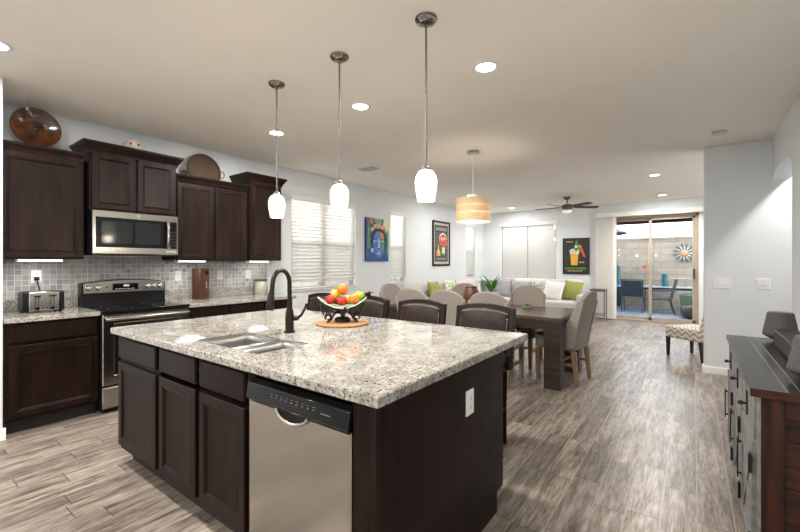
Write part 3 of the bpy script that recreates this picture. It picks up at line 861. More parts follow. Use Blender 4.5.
t = T('ceiling_vent', 'dark slotted air vent in the ceiling behind the middle pendant', 'vent', (-3.91, 4.50, HC))
m = MB(); m.box(-0.15, 0.15, -0.10, 0.10, -0.006, 0); P('vent_frame', m, 'detector', t, bevel=0.002)
m = MB(); m.box(-0.13, 0.13, -0.08, 0.08, -0.0075, -0.006); P('vent_opening', m, 'slot', t)
m = MB()
for k in range(6): m.box(-0.13, 0.13, -0.075 + k * 0.028, -0.063 + k * 0.028, -0.011, -0.0065)
P('louver', m, 'detector', t)
t = T('smoke_detector', 'round white smoke detector on the ceiling before the switch wall', 'smoke detector', (0.22, 5.43, HC))
m = MB(); m.lathe([(0.065, 0), (0.065, -0.02), (0.055, -0.034), (0.03, -0.038), (0.004, -0.038)], 28); P('body', m, 'detector', t, sharp=40)
m = MB(); m.lathe([(0.058, -0.024), (0.0655, -0.022), (0.0655, -0.018)], 28, cap=False); P('slot_ring', m, 'slot', t)

# ================================================================== cabinets
def door_front(m, x0, x1, z0, z1, fw=0.052):
    m.loops(x0, x1, z0, z1, [(0, 0), (0, -0.016), (0.004, -0.020), (fw - 0.006, -0.020), (fw, -0.015), (fw + 0.005, -0.0165), (fw + 0.013, -0.009), (fw + 0.016, -0.0085)])
def slab_front(m, x0, x1, z0, z1):
    m.loops(x0, x1, z0, z1, [(0, 0), (0, -0.013), (0.008, -0.020), (0.012, -0.020)])

def base_cabinet(label, loc, rz, w, depth, fronts, group, mat='espresso', toe=0.07, zt=0.874):
    """fronts: list of (kind, x0, x1, z0, z1) measured from the left edge of the face"""
    t = T('base_cabinet', label, 'cabinet', loc, rz, group)
    m = MB(); m.box(-w / 2, w / 2, 0, depth, 0.105, zt); P('body', m, mat, t)
    m = MB(); m.box(-w / 2, w / 2, toe, depth, 0, 0.105); P('toe_board', m, 'toe', t)
    for kind, x0, x1, z0, z1 in fronts:
        m = MB()
        (door_front if kind == 'door' else slab_front)(m, -w / 2 + x0, -w / 2 + x1, z0, z1)
        P('door' if kind == 'door' else 'drawer', m, mat, t, sharp=20)
    return t

base_cabinet('dark base cabinet with one drawer and one wide door below the toaster', (-4.245, 0.9375, 0), pi / 2, 0.612, 0.605,
             [('drawer', 0.03, 0.60, 0.715, 0.855), ('door', 0.03, 0.60, 0.135, 0.692)], 'base cabinets along the range wall')
for k, (ya, yb, lab) in enumerate([(2.02, 2.47, 'dark base cabinet right beside the range'), (2.472, 2.925, 'dark base cabinet under the middle of the right-hand wall counter, second from the range'), (2.927, 3.36, 'dark base cabinet at the window end of the wall counter')]):
    base_cabinet(lab, (-4.245, (ya + yb) / 2, 0), pi / 2, yb - ya, 0.605,
                 [('drawer', 0.015, yb - ya - 0.018, 0.715, 0.855), ('door', 0.015, yb - ya - 0.018, 0.135, 0.692)], 'base cabinets along the range wall')

def wall_counter(label, y0, y1):
    t = T('wall_countertop', label, 'countertop', (-4.53, (y0 + y1) / 2, 0.875), 0, 'granite worktops on the range wall')
    m = wm(t); m.box(XL + 0.004, -4.21, y0, y1, 0.875, 0.914); P('slab', m, 'granite', t, bevel=0.004)
    m = wm(t); m.box(XL + 0.002, XL + 0.022, y0, y1, 0.914, 1.014); P('upstand', m, 'granite', t, bevel=0.003)
wall_counter('speckled granite worktop carrying the toaster', 0.634, 1.247)
wall_counter('speckled granite worktop running from the range to the wide window', 2.012, 3.40)

def upper_cabinet(label, y0, y1, z0, z1, depth, doors, crown, ctop, side=(1, 1), group='dark wall cabinets above the range counter'):
    w = y1 - y0
    t = T('wall_cabinet', label, 'cabinet', (XL + depth, (y0 + y1) / 2, z0), pi / 2, group)
    h = z1 - z0; c = ctop - z0
    m = MB(); m.box(-w / 2, w / 2, 0, depth - 0.004, 0, h); P('body', m, 'espresso_lit', t)
    n = doors; g = 0.02; dw = (w - 0.03 - g * (n - 1)) / n
    for k in range(n):
        m = MB(); xa = -w / 2 + 0.015 + k * (dw + g)
        door_front(m, xa, xa + dw, 0.012, h - 0.022); P('door', m, 'espresso_lit', t, sharp=20)
    m = MB()
    vs, fs = [], []
    for o, z in crown:
        z = c + z
        ol, orr = o * side[0], o * side[1]
        vs += [(-w / 2 - ol, depth - 0.004, z), (-w / 2 - ol, -0.0 - o, z), (w / 2 + orr, -0.0 - o, z), (w / 2 + orr, depth - 0.004, z)]
    k = len(crown)
    for j in range(k):
        for e in range(3):
            a, b = 4 * j + e, 4 * j + e + 1
            a2, b2 = 4 * ((j + 1) % k) + e, 4 * ((j + 1) % k) + e + 1
            fs.append((a, b, b2, a2))
    m.add(vs, fs); P('crown_molding', m, 'espresso_lit', t, sharp=25)
    return t
big_crown = [(0.001, -0.115), (0.012, -0.105), (0.014, -0.085), (0.030, -0.060), (0.048, -0.028), (0.058, -0.022), (0.060, 0.0), (0.045, 0.0), (0.001, -0.10)]
low_crown = [(0.001, -0.085), (0.010, -0.075), (0.012, -0.055), (0.026, -0.030), (0.034, -0.020), (0.036, 0.0), (0.022, 0.0), (0.001, -0.07)]
upper_cabinet('dark wall cabinet under the big brown plate', 0.634, 1.212, 1.375, 2.29, 0.33, 1, low_crown, 2.345, (0, 0))
upper_cabinet('dark two-door wall cabinet above the microwave', 1.245, 2.012, 1.842, 2.40, 0.36, 2, big_crown, 2.475, (1, 1))
upper_cabinet('dark two-door wall cabinet under the woven basket tray', 2.016, 2.885, 1.372, 2.25, 0.33, 2, low_crown, 2.318, (0, 0))
upper_cabinet('tall dark single-door wall cabinet at the window end of the row', 2.890, 3.372, 1.372, 2.40, 0.36, 1, big_crown, 2.475, (1, 1))

for y0, y1, lab in [(0.77, 1.07, 'lit light strip under the wall cabinet above the toaster'), (2.06, 2.37, 'lit light strip under the wall cabinet just right of the microwave'), (2.93, 3.22, 'lit light strip under the tall end wall cabinet')]:
    t = T('under_cabinet_light', lab, 'light', (-4.60, (y0 + y1) / 2, 1.375 if y0 < 1 else 1.372), 0, 'under-cabinet light strips')
    hw = (y1 - y0) / 2
    m = MB(); m.box(-0.05, 0.04, -hw, hw, -0.020, 0); P('housing', m, 'plate_white', t, bevel=0.003)
    m = MB(); m.box(-0.045, 0.0415, -hw + 0.004, hw - 0.004, -0.0215, -0.004); P('lens', m, 'strip', t)
    light('strip_lamp', 'AREA', (0, 0, -0.03), 1.1, (1.0, 0.96, 0.9), t, 0.2)

# ------------------------------------------------------------------ range
t = T('range', 'stainless electric range with black glass top and raised control panel', 'stove', (-4.215, 1.63, 0), pi / 2)
W = 0.378
m = MB(); m.box(-W, W, 0.0, 0.63, 0.03, 0.895); m.box(-W + .02, W - .02, 0.03, 0.60, 0.0, 0.03); P('body', m, 'black', t)
m = MB(); m.box(-W, W, -0.035, 0.56, 0.895, 0.918); P('cooktop', m, 'black_gloss', t, bevel=0.006)
m = MB()
for (x, y, r) in [(-0.19, 0.13, 0.10), (0.19, 0.13, 0.085), (-0.19, 0.40, 0.075), (0.19, 0.40, 0.10)]:
    m.lathe([(r, 0.9182), (r + 0.003, 0.9186), (r + 0.006, 0.9182)], 40, (x, y, 0), cap=False)
P('burner_ring', m, 'slot', t)
m = MB(); m.loops(-W + .003, W - .003, 0.245, 0.885, [(0, 0), (0, -0.022), (0.006, -0.028), (0.085, -0.028), (0.09, -0.025)]); od = P('oven_door', m, 'steel_x', t, sharp=30)
m = MB(); m.box(-0.285, 0.285, -0.0275, -0.0225, 0.34, 0.745); P('oven_window', m, 'black_gloss', od, bevel=0.002)
m = MB(); m.tube([(-0.355, -0.03, 0.84), (-0.35, -0.062, 0.84), (-0.33, -0.07, 0.84), (0.33, -0.07, 0.84), (0.35, -0.062, 0.84), (0.355, -0.03, 0.84)], 0.0145, 12); P('handle', m, 'steel_x', od)
m = MB(); m.loops(-W + .003, W - .003, 0.045, 0.232, [(0, 0), (0, -0.020), (0.006, -0.026), (0.01, -0.026)]); P('storage_drawer', m, 'steel_x', t, sharp=30)
m = MB(); m.box(-W, W, 0.54, 0.635, 0.915, 1.04); P('back_riser', m, 'black', t)
top = [(-W, 1.035), (W, 1.035), (W, 1.145)] + [(W - 2 * W * k / 12, 1.145 + 0.030 * sin(pi * k / 12)) for k in range(1, 12)] + [(-W, 1.145)]
m = MB(); m.prism(top, 0.53, 0.64, 'y'); bg = P('backguard', m, 'black', t, bevel=0.006)
top2 = [(-W + .012, 1.042), (W - .012, 1.042), (W - .012, 1.140)] + [(W - .012 - 2 * (W - .012) * k / 12, 1.140 + 0.028 * sin(pi * k / 12)) for k in range(1, 12)] + [(-W + .012, 1.140)]
m = MB(); m.prism(top2, 0.522, 0.531, 'y'); P('control_panel', m, 'steel_x', bg, bevel=0.002)
m = MB(); m.box(-0.125, 0.105, 0.518, 0.5225, 1.065, 1.132); P('display', m, 'black_gloss', bg, bevel=0.002)
m = MB()
for k in range(8):
    m.box(-0.10 + k * 0.022, -0.088 + k * 0.022, 0.5172, 0.5182, 1.075, 1.080)
m.box(-0.03, 0.02, 0.5172, 0.5182, 1.10, 1.118); P('display_marking', m, 'plate_white', bg)
for x in (-0.325, -0.245, 0.195, 0.255, 0.315):
    m = MB(); m.M = Matrix.Translation((x, 0.522, 1.095)) @ Matrix.Rotation(pi / 2, 4, 'X')
    m.lathe([(0.026, 0), (0.026, 0.006), (0.022, 0.010), (0.019, 0.028), (0.015, 0.030)], 20); m.box(-0.005, 0.005, -0.019, 0.019, 0.03, 0.036); P('knob', m, 'chrome', bg, sharp=40)
m = MB(); m.M = Matrix.Translation((-0.175, 0.522, 1.097)) @ Matrix.Rotation(pi / 2, 4, 'X'); m.lathe([(0.008, 0), (0.008, 0.003), (0.002, 0.004)], 14); P('indicator_lamp', m, 'black', bg)

# ------------------------------------------------------------------ microwave
t = T('microwave', 'stainless over-range microwave with dark door and vertical handle', 'microwave', (-4.462, 1.63, 1.428), pi / 2)
m = MB(); m.box(-0.378, 0.378, 0.0, 0.39, 0, 0.408); P('body', m, 'black', t)
m = MB(); m.loops(-0.378, 0.378, 0.0, 0.408, [(0, 0.0), (0, -0.018), (0.004, -0.022), (0.008, -0.022)]); P('front_frame', m, 'steel_x', t, sharp=30)
m = MB(); m.loops(-0.352, 0.275, 0.062, 0.345, [(0, -0.021), (0, -0.0255), (0.004, -0.027), (0.008, -0.027)]); dd = P('door', m, 'black_gloss', t, sharp=30)
m = MB(); m.loops(-0.31, -0.055, 0.10, 0.31, [(0, -0.0268), (0, -0.0276), (0.003, -0.0276)]); m.loops(-0.03, 0.20, 0.10, 0.31, [(0, -0.0268), (0, -0.0276), (0.003, -0.0276)]); P('door_window', m, mk('smoky_window', (0.014, 0.016, 0.017), 0.09, spec=0.35), dd)
m = MB(); m.tube([(0.262, -0.026, 0.07), (0.262, -0.052, 0.085), (0.262, -0.064, 0.13), (0.262, -0.066, 0.2), (0.262, -0.064, 0.27), (0.262, -0.052, 0.325), (0.262, -0.026, 0.34)], 0.013, 12); P('handle', m, 'steel_y', dd)
m = MB(); m.loops(0.295, 0.362, 0.062, 0.345, [(0, -0.021), (0, -0.025), (0.003, -0.0265), (0.006, -0.0265)]); cp = P('control_panel', m, 'black_gloss', t, sharp=30)
m = MB()
for r in range(5):
    for q in range(3): m.box(0.304 + q * 0.018, 0.316 + q * 0.018, -0.0272, -0.0262, 0.09 + r * 0.034, 0.105 + r * 0.034)
P('keypad', m, 'char_box', cp)
m = MB()
for q in range(3): m.box(0.262 + q * 0.034, 0.284 + q * 0.034, -0.0226, -0.0215, 0.028, 0.036)
P('panel_marking', m, 'plate_white', t)
m = MB(); m.M = Matrix.Translation((0.0, -0.021, 0.378)) @ Matrix.Rotation(pi / 2, 4, 'X'); m.lathe([(0.013, 0), (0.013, 0.003), (0.010, 0.0035)], 20); P('round_badge', m, 'chrome', t)
m = MB(); m.box(-0.36, 0.36, 0.01, 0.36, -0.012, 0.0); P('underside_vent', m, 'slot', t)

# ------------------------------------------------------------------ island
base_cabinet('island cabinet with one drawer over one door at the range end', (-2.792, 1.03, 0), 0, 0.600, 1.06,
             [('drawer', 0.010, 0.575, 0.715, 0.852), ('door', 0.010, 0.575, 0.135, 0.688)], 'island cabinets')
base_cabinet('two-door island cabinet under the sink beside the dishwasher', (-2.040, 1.03, 0), 0, 0.895, 1.06,
             [('drawer', 0.014, 0.436, 0.715, 0.852), ('drawer', 0.474, 0.876, 0.715, 0.852), ('door', 0.014, 0.436, 0.135, 0.688), ('door', 0.474, 0.876, 0.135, 0.688)], 'island cabinets', zt=0.68)
t = T('island_paneling', 'dark wood panels closing the island end and the stool side', 'cabinet panel', (-0.86, 1.55, 0))
pr = [(1.01, 0.0), (2.03, 0.0), (2.03, 0.11), (2.112, 0.11), (2.112, 0.874), (1.01, 0.874)]
m = wm(t); m.prism(pr, -0.872, -0.850, 'x'); P('end_panel', m, 'espresso', t, bevel=0.003)
m = wm(t); m.box(-3.092, -0.873, 2.094, 2.112, 0.11, 0.874); P('back_panel', m, 'espresso', t)
m = wm(t); m.box(-0.952, -0.873, 1.012, 1.032, 0.0, 0.874); m.box(-0.952, -0.935, 1.032, 2.09, 0.0, 0.86); P('filler_strip', m, 'espresso', t, bevel=0.002)
m = wm(t); m.box(-0.8505, -0.846, 1.008, 1.030, 0.0, 0.874); P('corner_bead', m, 'espresso_lit', t, bevel=0.002)  # lighter wood puts the lit edge on the island corner

t = T('dishwasher', 'stainless dishwasher with black control strip at the island corner', 'dishwasher', (-1.262, 1.047, 0))
W = 0.306
m = MB(); m.box(-W, W, 0.0, 0.60, 0.02, 0.865); P('tub_body', m, 'black', t)
m = MB(); m.loops(-W, W, 0.105, 0.748, [(0, 0), (0, -0.036), (0.006, -0.042), (0.012, -0.042)]); P('door', m, 'steel_x', t, sharp=30)
m = MB(); m.prism([(-0.008, 0.750), (-0.052, 0.752), (-0.057, 0.762), (-0.046, 0.822), (-0.03, 0.835), (-0.0, 0.838)], -W, W, 'x'); cp = P('control_panel', m, 'black_gloss', t, bevel=0.003)
m = MB()
for k in range(9):
    x = -0.13 + k * 0.032
    m.M = Matrix.Translation((x, -0.0512, 0.793)); m.box(-0.005, 0.005, -0.001, 0.004, -0.002, 0.002); m.box(-0.008, 0.008, -0.0005, 0.004, 0.010, 0.0112)
P('button_marking', m, 'nickel', cp)
m = MB(); m.M = Matrix.Translation((0.19, -0.0512, 0.789)); m.box(-0.025, 0.025, -0.001, 0.004, -0.002, 0.002)
P('badge', m, 'nickel', cp)
m = MB()
pts = [(-0.105 + 0.196 * k / 14, -0.047 - 0.010 * sin(pi * k / 14), 0.752 - 0.040 * sin(pi * k / 14) ** 0.55) for k in range(15)]
m.tube(pts, 0.0075, 10); P('handle', m, 'steel_x', t)
m = MB()
pc = [(p[0], p[2]) for p in pts]
m.prism(pc, -0.0432, -0.0405, 'y'); P('handle_pocket', m, 'black', t)
m = MB(); m.box(-W + .01, W - .01, 0.05, 0.10, 0.0, 0.10); P('toe_board', m, 'toe', t)

t = T('island_countertop', 'large speckled granite island worktop with a sink cutout', 'countertop', (-1.956, 1.684, 0.875))
ox0, ox1, oy0, oy1 = -3.104, -0.808, 0.974, 2.394
hx0, hx1, hy0, hy1 = -2.222, -1.638, 1.098, 1.412
m = wm(t); vs, fs = [], []
e = 0.005
ringz = [(ox0 + .002, ox1 - .002, oy0 + .002, oy1 - .002, 0.875), (ox0, ox1, oy0, oy1, 0.878), (ox0, ox1, oy0, oy1, 0.914 - e), (ox0 + e, ox1 - e, oy0 + e, oy1 - e, 0.914),
         (hx0, hx1, hy0, hy1, 0.914), (hx0, hx1, hy0, hy1, 0.875)]
for (a, b, c_, d_, z) in ringz: vs += [(a, c_, z), (b, c_, z), (b, d_, z), (a, d_, z)]
for k in range(6):
    for q in range(4):
        a, b = 4 * k + q, 4 * k + (q + 1) % 4
        a2, b2 = 4 * ((k + 1) % 6) + q, 4 * ((k + 1) % 6) + (q + 1) % 4
        fs.append((a, b, b2, a2))
m.add(vs, fs); P('slab', m, 'granite', t, sharp=30)

t = T('sink', 'stainless double-bowl undermount sink in the island worktop', 'sink', (-1.93, 1.255, 0.70))
for (a, b) in [(hx0 - 0.004, -1.893), (-1.867, hx1 + 0.004)]:
    m = wm(t); vs, fs = [], []
    c_, d_ = hy0 - 0.004, hy1 + 0.004
    rr = [(0.006, 0.905), (0.007, 0.865), (0.012, 0.74), (0.034, 0.708)]
    if a < -2: rr = rr
    for i, z in rr:
        vs += [(a + i, c_ + i, z), (b - i, c_ + i, z), (b - i, d_ - i, z), (a + i, d_ - i, z)]
    for k in range(3):
        for q in range(4):
            p_, r_ = 4 * k + q, 4 * k + (q + 1) % 4
            fs.append((p_, r_, r_ + 4, p_ + 4))
    fs.append((12, 13, 14, 15))
    m.add(vs, fs); bs = P('basin', m, 'steel_sink', t, sharp=50, solid=0.002)
    m = wm(t); m.lathe([(0.045, 0.7095), (0.040, 0.711), (0.034, 0.7098), (0.02, 0.7095)], 24, ((a + b) / 2, (c_ + d_) / 2, 0)); P('drain', m, 'chrome', bs)
m = wm(t); m.box(-1.889, -1.871, hy0 + 0.003, hy1 - 0.003, 0.84, 0.899); P('divider', m, 'steel_sink', t, bevel=0.006)

t = T('faucet', 'oil-rubbed bronze gooseneck faucet with side lever behind the sink', 'faucet', (-2.005, 1.565, 0.914), 0.30)
m = MB(); m.lathe([(0.034, 0), (0.034, 0.008), (0.026, 0.014), (0.0265, 0.09), (0.024, 0.125), (0.017, 0.15), (0.0145, 0.17)], 24); P('base', m, 'bronze', t, sharp=50)
m = MB(); pts = [(0, 0, 0.15), (0, 0, 0.29)]
R = 0.083
for k in range(1, 13):
    a = pi * k / 13 * 1.04
    pts.append((0, -R + R * cos(a), 0.30 + R * sin(a)))
pts += [(0, -2 * R - 0.004, 0.27), (0, -2 * R - 0.009, 0.245)]
m.tube(pts, 0.0135, 14); P('gooseneck', m, 'bronze', t)
m = MB(); m.tube([(0, -2 * R - 0.007, 0.262), (0, -2 * R - 0.012, 0.235), (0, -2 * R - 0.024, 0.165), (0, -2 * R - 0.026, 0.155)], [0.015, 0.0185, 0.025, 0.022], 16); P('spray_head', m, 'bronze', t)
m = MB(); m.cyl((0.015, 0.015, 0.085), (0.048, 0.02, 0.088), 0.018, 0.015, 14); m.tube([(0.045, 0.02, 0.088), (0.065, 0.03, 0.105), (0.085, 0.045, 0.15), (0.092, 0.05, 0.175)], [0.011, 0.009, 0.008, 0.0095], 10); P('lever', m, 'bronze', t)

# outlets on the tile and on the island end
def outlet(label, loc, rz, group=None, mat='plate_white', toggles=0):
    t = T('wall_outlet', label, 'outlet', loc, rz, group)
    m = MB(); m.loops(-0.037, 0.037, -0.058, 0.058, [(0, 0), (0, -0.004), (0.003, -0.0065), (0.006, -0.0065)]); P('plate', m, mat, t, sharp=30)
    for z in (-0.021, 0.021):
        m = MB(); m.loops(-0.017, 0.017, z - 0.014, z + 0.014, [(0, -0.006), (0, -0.0085), (0.002, -0.009)]); s = P('socket', m, mat, t)
        m = MB(); m.box(-0.008, -0.0055, -0.0096, -0.0085, z - 0.003, z + 0.006); m.box(0.0055, 0.008, -0.0096, -0.0085, z - 0.003, z + 0.006); m.box(-0.0015, 0.0015, -0.0096, -0.0085, z - 0.010, z - 0.006); P('slot', m, 'slot', s)
    return t
outlet('white outlet behind the toaster with a black cord plugged in', (XL + 0.008, 0.945, 1.218), pi / 2, 'outlets on the tile backsplash')
M['plate_steel'] = mk('grey_plate', (0.55, 0.52, 0.51), 0.35)
outlet('grey outlet on the tile beside the tall wooden box', (XL + 0.008, 2.19, 1.19), pi / 2, 'outlets on the tile backsplash', 'plate_steel')
outlet('grey outlet on the tile midway between wooden box and canister', (XL + 0.008, 2.70, 1.19), pi / 2, 'outlets on the tile backsplash', 'plate_steel')
outlet('grey outlet on the tile just left of the sage canister', (XL + 0.008, 3.10, 1.19), pi / 2, 'outlets on the tile backsplash', 'plate_steel')
outlet('white outlet on the dark island end panel', (-0.850, 1.70, 0.685), pi / 2)

# ------------------------------------------------------------------ things on the range counter
t = T('toaster', 'chrome and black four-slice toaster on the granite counter', 'toaster', (-4.62, 0.935, 0.914), pi / 2)
m = MB(); m.box(-0.105, 0.105, -0.095, 0.10, 0.012, 0.178); P('chrome_body', m, 'steel_x', t, bevel=0.012, seg=3)
for s in (-1, 1):
    m = MB(); m.box(s * 0.104, s * 0.138, -0.10, 0.105, 0.008, 0.182); P('end_cap', m, 'black', t, bevel=0.018, seg=3)
m = MB(); m.box(-0.106, 0.106, -0.08, 0.085, 0.176, 0.183); tp = P('top_plate', m, 'black', t, bevel=0.003)
m = MB()
for x in (-0.07, -0.028, 0.028, 0.07): m.box(x - 0.013, x + 0.013, -0.065, 0.07, 0.182, 0.1838)
P('bread_slot', m, 'slot', tp)
m = MB()
for x in (-0.06, -0.038, 0.042, 0.064): m.box(x - 0.0035, x + 0.0035, -0.0965, -0.094, 0.065, 0.15)
P('lever_slot', m, 'slot', t)
for x in (-0.049, 0.053):
    m = MB(); m.box(x - 0.020, x + 0.020, -0.125, -0.095, 0.135, 0.149); P('lever', m, 'black', t, bevel=0.004)
    m = MB(); m.M = Matrix.Translation((x, -0.095, 0.036)) @ Matrix.Rotation(pi / 2, 4, 'X'); m.lathe([(0.016, 0), (0.016, 0.012), (0.013, 0.015)], 18); P('dial', m, 'black', t, sharp=40)
m = MB()
for x in (-0.085, -0.015, 0.018, 0.088):
    m.M = Matrix.Translation((x, -0.095, 0.036)) @ Matrix.Rotation(pi / 2, 4, 'X'); m.lathe([(0.006, 0), (0.006, 0.005)], 12)
P('button', m, 'black', t)
m = MB(); m.tube([(-0.005, 0.100, 0.06), (0.0, 0.13, 0.10), (0.02, 0.17, 0.19), (0.008, 0.185, 0.265), (0.008, 0.215, 0.285)], 0.004, 8); m.box(-0.008, 0.026, 0.195, 0.2225, 0.268, 0.30); P('cord', m, 'black', t)
m = MB()
for x in (-0.11, 0.11):
    for y in (-0.075, 0.08): m.cyl((x, y, 0), (x, y, 0.014), 0.012, n=10)
P('foot', m, 'black', t)

t = T('wooden_box', 'tall reddish wooden box with a small dark window on the counter', 'box', (-4.71, 2.385, 0.914), pi / 2 + 0.12)
m = MB(); m.box(-0.062, 0.062, -0.075, 0.075, 0, 0.365); P('body', m, 'red_wood', t, bevel=0.006)
m = MB(); m.box(0.008, 0.042, -0.077, -0.074, 0.295, 0.335); P('window', m, 'black_gloss', t)
m = MB(); m.box(0.022, 0.028, -0.0765, -0.0745, 0.13, 0.21); P('pale_stripe', m, 'mat_board', t)
t = T('canister', 'sage green canister with dark lid at the counter end', 'canister', (-4.745, 3.225, 0.914))
m = MB(); m.lathe([(0.078, 0), (0.083, 0.006), (0.083, 0.175), (0.079, 0.182)], 32); P('body', m, 'sage', t, sharp=40)
m = MB(); m.lathe([(0.086, 0.182), (0.086, 0.203), (0.080, 0.208)], 32); P('lid', m, 'lid_wood', t, sharp=40)

# things above the wall cabinets
t = T('decorative_plate', 'large amber brown glazed plate leaning on top of the left wall cabinet', 'plate', (-4.66, 0.91, 2.29))
m = MB(); m.M = Matrix.Translation((-0.045, 0, 0.245)) @ Matrix.Scale(0.80, 4) @ Matrix.Rotation(radians(30), 4, 'X') @ Matrix.Rotation(radians(88), 4, 'Y')
m.lathe([(0.005, 0.0), (0.07, 0.002), (0.075, 0.012), (0.085, 0.014), (0.12, 0.022), (0.19, 0.048), (0.215, 0.060), (0.217, 0.056), (0.19, 0.040), (0.11, 0.012), (0.07, -0.008), (0.005, -0.008)], 48, cap=False)
P('plate_body', m, 'bronze_plate', t, sharp=60)
m = MB()
for s in (-1, 1):
    m.tube([(-0.12, s * 0.07, 0), (0.06, s * 0.07, 0.0), (0.065, s * 0.07, 0.06)], 0.005, 8)
m.tube([(-0.12, -0.07, 0.002), (-0.12, 0.07, 0.002)], 0.005, 8)
P('easel', m, 'iron', t)
t = T('skull_ornament', 'small cream skull ornament with red eyes above the microwave cabinet', 'ornament', (-4.60, 1.625, 2.40), pi / 2)
m = MB(); m.ball((0, 0, 0.125), 0.088, 18, (1.0, 0.95, 0.90)); m.box(-0.045, 0.045, -0.055, 0.035, 0.0, 0.075); P('skull', m, 'skull', t, bevel=0.008)
for s in (-1, 1):
    m = MB(); m.M = Matrix.Translation((s * 0.036, -0.072, 0.137)) @ Matrix.Rotation(pi / 2, 4, 'X'); m.lathe([(0.021, -0.01), (0.021, 0.004), (0.017, 0.006)], 18); ey = P('eye_rim', m, 'skull', t)
    m = MB(); m.M = Matrix.Translation((s * 0.036, -0.072, 0.137)) @ Matrix.Rotation(pi / 2, 4, 'X'); m.lathe([(0.013, 0.0), (0.013, 0.008), (0.004, 0.009)], 14); P('red_eye', m, 'skull_red', ey)
t = T('basket_tray', 'round woven basket tray with looped handle leaning above the wall cabinets', 'basket', (-4.70, 2.445, 2.25))
m = MB(); m.M = Matrix.Translation((-0.06, 0, 0.205)) @ Matrix.Rotation(radians(80), 4, 'Y')
m.lathe([(0.002, 0), (0.10, 0.0), (0.185, 0.004), (0.195, 0.03), (0.202, 0.032), (0.203, 0.02), (0.19, -0.008), (0.002, -0.010)], 44, cap=False); P('tray', m, 'wicker', t, sharp=60)
for s in (-1, 1):
    m = MB(); m.M = Matrix.Translation((0, 0, 0.0 if s > 0 else -0.10)) @ Matrix.Translation((0, -0.012 * s, 0)); m.tube([(-0.03, s * 0.195, 0.14), (-0.01, s * 0.235, 0.15), (-0.01, s * 0.25, 0.18), (-0.02, s * 0.24, 0.22), (-0.03, s * 0.20, 0.235)], 0.008, 8); P('handle', m, 'wicker' if s < 0 else 'oak', t)

# ------------------------------------------------------------------ fruit dish on the island
A45 = radians(44.6)
t = T('cork_trivet', 'round tan cork trivet under the fruit dish', 'trivet', (-1.98, 2.0, 0.914))
m = MB(); m.lathe([(0.178, 0), (0.185, 0.004), (0.185, 0.012), (0.178, 0.016)], 40); P('disc', m, 'cork', t, sharp=40)
t = T('fruit_dish', 'green boat-shaped fruit dish in a black scrolled iron stand', 'fruit bowl', (-1.98, 2.0, 0.9345), A45)
def dish_z(a, b): return 0.092 + 0.080 * (a / 0.175) ** 2 + 0.006 * (b / 0.10) ** 2
m = MB(); vs, fs = [], []
NR, NA = 7, 36
for j in range(NR + 1):
    r = j / NR
    for i in range(NA):
        an = 2 * pi * i / NA
        a, b = 0.170 * r * cos(an), 0.098 * r * sin(an)
        vs.append((a, b, dish_z(a, b)))
for j in range(NR):
    for i in range(NA):
        p_, q_ = j * NA + i, j * NA + (i + 1) % NA
        fs.append((p_, q_, q_ + NA, p_ + NA))
m.add(vs, fs); ds = P('dish', m, 'dish_green', t, sharp=60, solid=0.006)
m = MB(); m.tube([(0.170 * cos(2 * pi * i / 40), 0.098 * sin(2 * pi * i / 40), dish_z(0.170 * cos(2 * pi * i / 40), 0.098 * sin(2 * pi * i / 40)) + 0.001) for i in range(40)], 0.0045, 8, closed=True); P('dish_rim', m, 'dish_rim', ds)
m = MB(); m.tube([(0.150 * cos(2 * pi * i / 40), 0.090 * sin(2 * pi * i / 40), dish_z(0.150 * cos(2 * pi * i / 40), 0.090 * sin(2 * pi * i / 40)) - 0.011) for i in range(40)], 0.005, 8, closed=True)
m.cyl((0, 0, 0.03), (0, 0, 0.085), 0.008, n=10); m.lathe([(0.02, 0.0), (0.055, 0.0), (0.055, 0.018), (0.045, 0.026), (0.02, 0.03)], 20)
P('iron_frame', m, 'iron', t)
for (dx, dy) in [(-1, -0.55), (1, -0.55), (-1, 0.55), (1, 0.55)]:
    m = MB(); pts = []
    for k in range(22):
        a = -pi / 2 - k / 21 * 2.9 * pi / 1.0 * 0.62
        r = 0.030 - 0.021 * k / 21
        ll = 0.105
        pts.append((dx * (ll + r * cos(a) * 1), dy * (ll + r * cos(a)), 0.032 + r * sin(a)))
    body = [(dx * 0.02, dy * 0.02, 0.07), (dx * 0.055, dy * 0.055, 0.055), (dx * 0.075, dy * 0.075, 0.02), (dx * 0.09, dy * 0.09, 0.004)]
    m.tube(body + pts, 0.006, 8)
    m.tube([(dx * 0.125, dy * 0.125, 0.05), (dx * 0.14, dy * 0.14, 0.085), (dx * 0.15, dy * 0.085, 0.125)], 0.005, 8)
    P('scroll_foot', m, 'iron', t)
m = MB()
for k in range(9):
    m.ball((0.012 * cos(k * 2.2) + 0.005, -0.098 + 0.010 * sin(k * 2.2), 0.10 - k * 0.006), 0.010, 8)
P('grape_cluster', m, 'iron', t)
m = MB()
for k in range(8): m.ball((0.178 + 0.014 * cos(k * 1.9), 0.014 * sin(k * 1.9), 0.168 + 0.004 * k), 0.0105, 8)
m.prism([(0.17, -0.03), (0.20, -0.04), (0.215, -0.01), (0.205, 0.02), (0.18, 0.03)], 0.195, 0.20, 'z')
P('leaf_finial', m, 'iron', t)
ca, sa = cos(A45), sin(A45)
